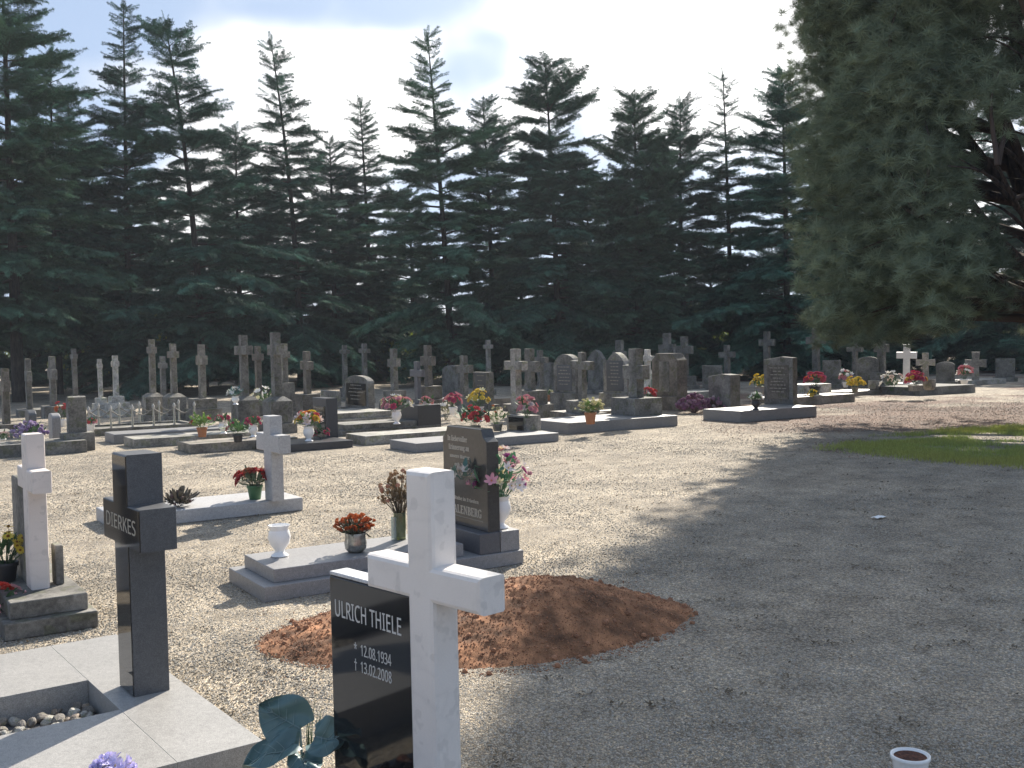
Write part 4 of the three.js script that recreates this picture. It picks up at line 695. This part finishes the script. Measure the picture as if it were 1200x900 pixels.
C('second row cedar filling in behind the broad cedar', 690, 200, 58, { w: 3.6, seed: 44, y0: 0.5, skirt: 1 });
C('second row low cedar behind the sparse cedar', 835, 290, 60, { w: 3.4, seed: 45, y0: 0.5, skirt: 1 });
C('second row cedar behind the conical cedar', 960, 240, 60, { w: 3.6, seed: 46, y0: 0.5, skirt: 1 });
C('second row cedar at the left edge behind the towering cedar', -25, 150, 52, { w: 3.6, seed: 47, y0: 0.5, skirt: 1 });
C('tall cedar out of view left of the towering cedar', -90, -60, 40, { w: 3.4, seed: 48, y0: 2 });
for (const [k, px, ty, d] of [['beyond the chain fence', 205, 240, 55], ['beyond the mottled grey cross', 262, 250, 60], ['beyond the arched double headstone', 415, 260, 57], ['beyond the plain pale concrete cross', 610, 240, 57], ['beyond the blunt topped cedar', 765, 250, 58], ['beyond the tall engraved headstone', 905, 280, 60], ['beyond the slim trunks', 45, 200, 56], ['beyond the slender trunk', 90, 250, 62], ['beyond the white crosses', 160, 230, 60]])
  C('low back row cedar with skirt to the ground ' + k, px, ty, d, { w: 3.6, seed: px + 500, y0: 0.3, skirt: 1 });
for (const [k, x, z, h] of [['mirrored in the black slab', -22, 34, 14], ['mirrored in the dark cross', -36, 22, 13], ['behind the wide slab', -30, 30, 12], ['beside the mirrored cedars', -14, 38, 13]])
  C('tall cedar outside the view ' + k, 0, 0, 0, { at: V(x, 0, z), H: h, w: 3.6, seed: Math.round(700 + x), y0: 0.6, rate: 0.7, ss: 1.3 });
console.log('sprays', nsp);

// sunlit leafy bushes beyond the cedars
{
  const leaf = petalGeo(1, 0.55, 0.4, 0.1, 2), bm = new THREE.MeshPhysicalMaterial({ color: col(1, 1, 1), roughness: 0.8, transmission: 0.35, thickness: 0, side: THREE.DoubleSide });
  const S = [[20, 62, 2.6], [98, 50, 4.9], [136, 51, 4.4], [180, 64, 2.2], [235, 68, 2.0], [290, 66, 2.4], [350, 72, 2.6], [405, 66, 2.0], [487, 50, 2.2], [520, 51, 2.0], [560, 70, 2.4], [625, 68, 3.6], [690, 72, 3.2], [750, 68, 3.0], [800, 52, 4.0], [845, 51, 2.4], [888, 52, 2.8], [940, 70, 3.0], [1010, 68, 3.4], [1080, 66, 2.6], [1150, 70, 2.8], [1205, 66, 2.4]];
  const gaps = ['behind the towering cedar', 'between the two slim cedar trunks', 'behind the two white crosses', 'behind the tallest weathered cross', 'behind the mottled grey cross', 'behind the smooth tall cross', 'behind the short brown cross', 'behind the thin faint cross', 'behind the stout sandstone cross', 'behind the stout brown cross', 'behind the narrow whitish cross', 'behind the tapered grey cross', 'behind the round topped headstone', 'behind the gothic headstone', 'behind the bluish cross', 'behind the dim cross', 'behind the shaded grey cross', 'behind the tall shaded cross', 'behind the twin post cross', 'behind the smaller greyish white cross', 'behind the short thick white cross', 'at the far right of the row'];
  S.forEach(([px, d, h], k) => {
    const r = rng(900 + k), p = atDepth(px, d), t = thing('leafy_bush', `yellow green sunlit bush ${gaps[k]}`, 'bush', p, 0, 'bushes beyond the cedars'), list = [], w = 1.6 + 1.2 * r();
    part('trunk', tube([V(0, 0, 0), V(0.1, h * 0.4, 0), V(0.2, h * 0.8, 0.1)], 0.09, 0.02, 6), M.bark, t);
    for (let i = 0; i < 1500; i++) { const a = r() * 6.283, e = Math.asin(r() * 1.9 - 0.9), q = Math.pow(r(), 0.45) * (0.7 + 0.5 * vnoise(a * 2, e * 3 + k, 0, 7)), f = 0.7 + 0.7 * r(); list.push({ m: mtx(Math.cos(a) * Math.cos(e) * q * w, h * 0.55 + Math.sin(e) * q * h * 0.5, Math.sin(a) * Math.cos(e) * q * w, r() * 6, r() * 6, r() * 6, 0.15 + 0.12 * r()), c: col(0.2 * f, 0.26 * f, 0.05 * f) }); }
    instances('crown', leaf, bm, list, t);
  });
}
console.log('bushes done');

// ---------------------------------------------------------------- the big pine at the right
{
  const r = rng(404), base = V(10.4, 0, -18.5), t = thing('pine_tree', 'huge drooping pine with several dark stems shading the gravel', 'tree', base);
  const prof = y => { const k = y / 14.2; return k < 0.16 ? 3.9 + 1.1 * k / 0.16 : k < 0.68 ? 5.05 : 5.05 * Math.sqrt(Math.max(0, 1 - ((k - 0.68) / 0.32) ** 2)); };
  const stems = [];
  part('trunk', boxUV(tube([V(0, -0.1, 0), V(0.03, 0.7, 0), V(0, 1.5, 0)], 0.52, 0.42, 14)), M.pineBark, t);
  const SA = [[-2.9, 9.2, 1.6], [-1.2, 12.4, 0.6], [1.6, 13, -0.5], [-2.4, 10.2, -2.4], [0.6, 11, 2.6], [3.2, 9, 0.6], [2.0, 10, -2.6]];
  for (const [x, y, z] of SA) { const c = [V(0, 1.1, 0), V(x * 0.25, y * 0.3, z * 0.25), V(x * 0.6, y * 0.62, z * 0.6), V(x, y, z)]; part('stem', boxUV(tube(c, 0.24, 0.05, 9)), M.pineBark, t); stems.push(new THREE.CatmullRomCurve3(c)); }
  for (const [x0, y0, z0, x1, y1, z1, w] of [[-0.2, 1.6, 0.3, -4.3, 5.2, 2.2, 0.13], [-0.3, 2.0, 0.4, -3.6, 7.2, 2.4, 0.14], [-0.4, 2.4, 0.4, -4.4, 8.0, 1.0, 0.13], [-0.3, 2.2, 0.5, -2.2, 8.6, 2.6, 0.15], [-0.2, 1.5, 0.3, -4.2, 3.4, 2.6, 0.1], [-0.1, 1.9, 0.5, -1.2, 7.6, 3.2, 0.14], [-0.2, 1.4, 0.3, -3.4, 4.0, 3.4, 0.1], [-0.1, 2.6, 0.4, -2.9, 6.2, 3.2, 0.12]]) {
    const mm = V(x0 + (x1 - x0) * 0.55, y0 + (y1 - y0) * 0.42, z0 + (z1 - z0) * 0.6), e = V(x1, y1, z1), cv = new THREE.CatmullRomCurve3([V(x0, y0, z0), mm, e]);
    part('limb', boxUV(tube([V(x0, y0, z0), mm, e], w, 0.02, 8)), M.pineBark, t); stems.push(cv);
    for (let k = 0; k < 7; k++) { const a = cv.getPoint(0.35 + 0.09 * k), b = a.clone().add(V(-0.5 - 0.7 * r(), 0.2 + 0.7 * r(), (r() - 0.5) * 1.2)); part('limb', boxUV(tube([a, a.clone().lerp(b, 0.5).add(V(0, 0.12, 0)), b], 0.035, 0.008, 5)), M.pineBark, t); }
  }
  const sample = []; stems.forEach(c => { for (let i = 2; i <= 14; i++) sample.push(c.getPoint(i / 14)); });
  const tuftG = [1, 2].map(k => { const q = rng(600 + k), pos = []; for (let i = 0; i < 90; i++) { const a = q() * 6.283, e = Math.asin(q() * 1.5 - 0.5), l = 0.75 + 0.5 * q(), o = q() * 0.5, d = V(Math.cos(a) * Math.cos(e), Math.sin(e), Math.sin(a) * Math.cos(e)), s = d.clone().cross(V(q() - 0.5, q() - 0.5, q() - 0.5)).normalize().multiplyScalar(0.018), b = V((q() - 0.5) * 0.4, o - 0.2, (q() - 0.5) * 0.4); pos.push(b.x + s.x, b.y + s.y, b.z + s.z, b.x - s.x, b.y - s.y, b.z - s.z, b.x + d.x * l, b.y + d.y * l - 0.12, b.z + d.z * l); } const g = new THREE.BufferGeometry(); g.setAttribute('position', new THREE.Float32BufferAttribute(pos, 3)); g.computeVertexNormals(); return g; });
  const twigs = [], lists = [[], []];
  const tuft = (p, s, lf = 1) => { const f = (0.75 + 0.5 * r()) * lf, k = r(); lists[k < 0.5 ? 0 : 1].push({ m: mtx(p.x, p.y, p.z, (r() - 0.5) * 1.2, r() * 6, (r() - 0.5) * 1.2, s), c: col(0.165 * f, 0.2 * f, (0.125 + 0.01 * r()) * f) }); };
  let limbs = 0;
  for (let i = 0; i < 1150; i++) {
    const y = 1.9 + 12.1 * Math.pow(r(), 0.95), a = i % 5 === 0 ? 3.14 + (r() - 0.5) * 1.5 : r() * 6.283, R0 = prof(y), rad = R0 * (0.72 + 0.28 * Math.sqrt(r())), e = V(Math.cos(a) * rad, y, Math.sin(a) * rad);
    const facing = Math.cos(a) * -0.5 + Math.sin(a) * 0.87;            // 1 towards the open side of the lawn
    if (facing > 0.0 && y < 9 && e.x > -3.7 && r() < (y > 4.5 ? 0.7 : 0.88)) continue;  // the lawn side has lost its low branches
    if (e.z < 0.5 && y < 6.6 && e.x > -3.3 && r() < 0.9) continue;        // and little grows low on the shaded back
    let best = null, bd = 1e9; for (const s of sample) { if (s.y > y + 0.6) continue; const d = s.distanceTo(e) + Math.abs(s.y - (y - 1.6)) * 0.6; if (d < bd) { bd = d; best = s; } }
    if (!best) best = V(0, 1.3, 0);
    const m = best.clone().lerp(e, 0.5).add(V((r() - 0.5) * 0.5, 0.25 * r(), (r() - 0.5) * 0.5)), lc = new THREE.CatmullRomCurve3([best, m, e]), ln = best.distanceTo(e);
    const g = tube([best, m, e], 0.02 + 0.018 * ln, 0.008, 5); if (limbs < 90 && ln > 1.8) { part('limb', boxUV(g), M.pineBark, t); limbs++; } else { g.deleteAttribute('uv'); twigs.push(g); }
    const lf = 0.7 + 0.9 * r(), n = 44; for (let k = 0; k < n; k++) { const q = 0.5 + 0.5 * Math.pow(r(), 0.7), p = lc.getPoint(q), s = 0.24 + 0.5 * q; tuft(p.add(V((r() - 0.5) * s * 1.5, (r() - 0.65) * s * 1.3, (r() - 0.5) * s * 1.5)), 0.14 + 0.1 * r(), lf); }
  }
  part('twigs', mergeGeometries(twigs), mat('plain', 0.07, 0.05, 0.04, { roughness: 1 }), t).userData.kind = 'stuff';
  const pm = new THREE.MeshPhysicalMaterial({ color: col(1, 1, 1), roughness: 0.85, specularIntensity: 0.3, side: THREE.DoubleSide });
  lists.forEach((l, i) => instances('crown', tuftG[i], pm, l, t));
  console.log('pine tufts', lists[0].length + lists[1].length);
}

// ---------------------------------------------------------------- grass strip, litter
{
  const edge = [[982, 525], [1015, 517], [1055, 511], [1100, 507], [1140, 502], [1200, 499], [1330, 488], [1420, 520], [1420, 562], [1300, 556], [1200, 546], [1120, 541], [1050, 535], [1000, 529]].map(([a, b]) => G(a, b));
  const inside = (x, z) => { let c = false; for (let i = 0, j = edge.length - 1; i < edge.length; j = i++) if ((edge[i].z > z) !== (edge[j].z > z) && x < (edge[j].x - edge[i].x) * (z - edge[i].z) / (edge[j].z - edge[i].z) + edge[i].x) c = !c; return c; };
  const r = rng(55), L = [], pos = []; for (let k = 0; k < 5; k++) { const a = r() * 6.283, x = Math.cos(a) * 0.4, z = Math.sin(a) * 0.4, w = 0.09; pos.push(x * 0.2 - z * w, 0, z * 0.2 + x * w, x * 0.2 + z * w, 0, z * 0.2 - x * w, x, 0.7 + 0.5 * r(), z); }
  const g = new THREE.BufferGeometry(); g.setAttribute('position', new THREE.Float32BufferAttribute(pos, 3)); g.computeVertexNormals();
  for (let i = 0; i < 300000 && L.length < 90000; i++) { const x = 3.6 + 9.5 * r(), z = -12 - 8 * r(); if (!inside(x + (r() - 0.5) * 0.9, z + (r() - 0.5) * 0.5)) continue; const n = mixNoise(x, z, 1.1, 63); if (n < 0.5 + 0.3 * (r() - 0.5)) continue; const f = 0.7 + 0.6 * r(); L.push({ m: mtx(x, 0, z, 0, r() * 6, 0, 0.028 + 0.034 * r()), c: col((0.25 + 0.22 * n) * f, 0.4 * f, 0.09 * f) }); }
  const o = instances('grass', g, new THREE.MeshPhysicalMaterial({ roughness: 0.8, transmission: 0.3, thickness: 0, side: THREE.DoubleSide }), L, scene);
  o.userData = { label: 'patchy green grass strip growing beside the pine shadow', category: 'grass', kind: 'stuff' };
  const F2 = [], fg = petalGeo(1, 0.5, 0.6, 0.2, 2);
  for (let i = 0; i < 30000; i++) { const x = 3.5 + 12 * r(), z = -13.5 - 16 * r(); const n = mixNoise(x, z, 0.6, 43) + 0.3 * Math.exp(-(((x - 10) / 6) ** 2) - (((z + 21) / 4.5) ** 2)); if (n < 0.58 + 0.25 * (r() - 0.5)) continue; const f = 0.5 + r(); F2.push({ m: mtx(x, 0.006, z, (r() - 0.5) * 0.25, r() * 6, (r() - 0.5) * 0.25, 0.016 + 0.022 * r()), c: col(0.2 * f, 0.12 * f, 0.085 * f) }); }
  for (let i = 0; i < 1500; i++) { const d = 3 + 13 * r(), x = (r() * 2 - 1) * d * 0.5, f = 0.5 + 0.8 * r(), cl = r() < 0.4 ? 1 : 4 + Math.floor(10 * r()); for (let k = 0; k < cl; k++) F2.push({ m: mtx(x + (r() - 0.5) * 0.13, 0.008, -d + (r() - 0.5) * 0.09, (r() - 0.5) * 0.5, r() * 6, (r() - 0.5) * 0.5, 0.011 + 0.016 * r()), c: col(0.17 * f, 0.13 * f, 0.085 * f) }); }
  const q = instances('fallen_leaves', fg, mat('plain', 1, 1, 1, { roughness: 1, side: THREE.DoubleSide }), F2, scene);
  q.userData = { label: 'brown fallen leaves and needle litter scattered over the gravel', category: 'leaf litter', kind: 'stuff' };
}
{ // scrap of white paper on the shaded gravel
  const p = G(1030, 608), t = thing('paper_scrap', 'small scrap of white paper on the shaded gravel', 'paper', p, 0.6);
  const g = new THREE.PlaneGeometry(0.14, 0.08, 6, 4).rotateX(-Math.PI / 2), a = g.attributes.position; for (let i = 0; i < a.count; i++) a.setY(i, 0.012 + 0.014 * vnoise(a.getX(i) * 40 + 3, a.getZ(i) * 40 + 7)); g.computeVertexNormals();
  part('paper', g, mat('plain', 0.8, 0.8, 0.78, { side: THREE.DoubleSide }), t);
}
console.log('all done');
renderer.render(scene, camera);
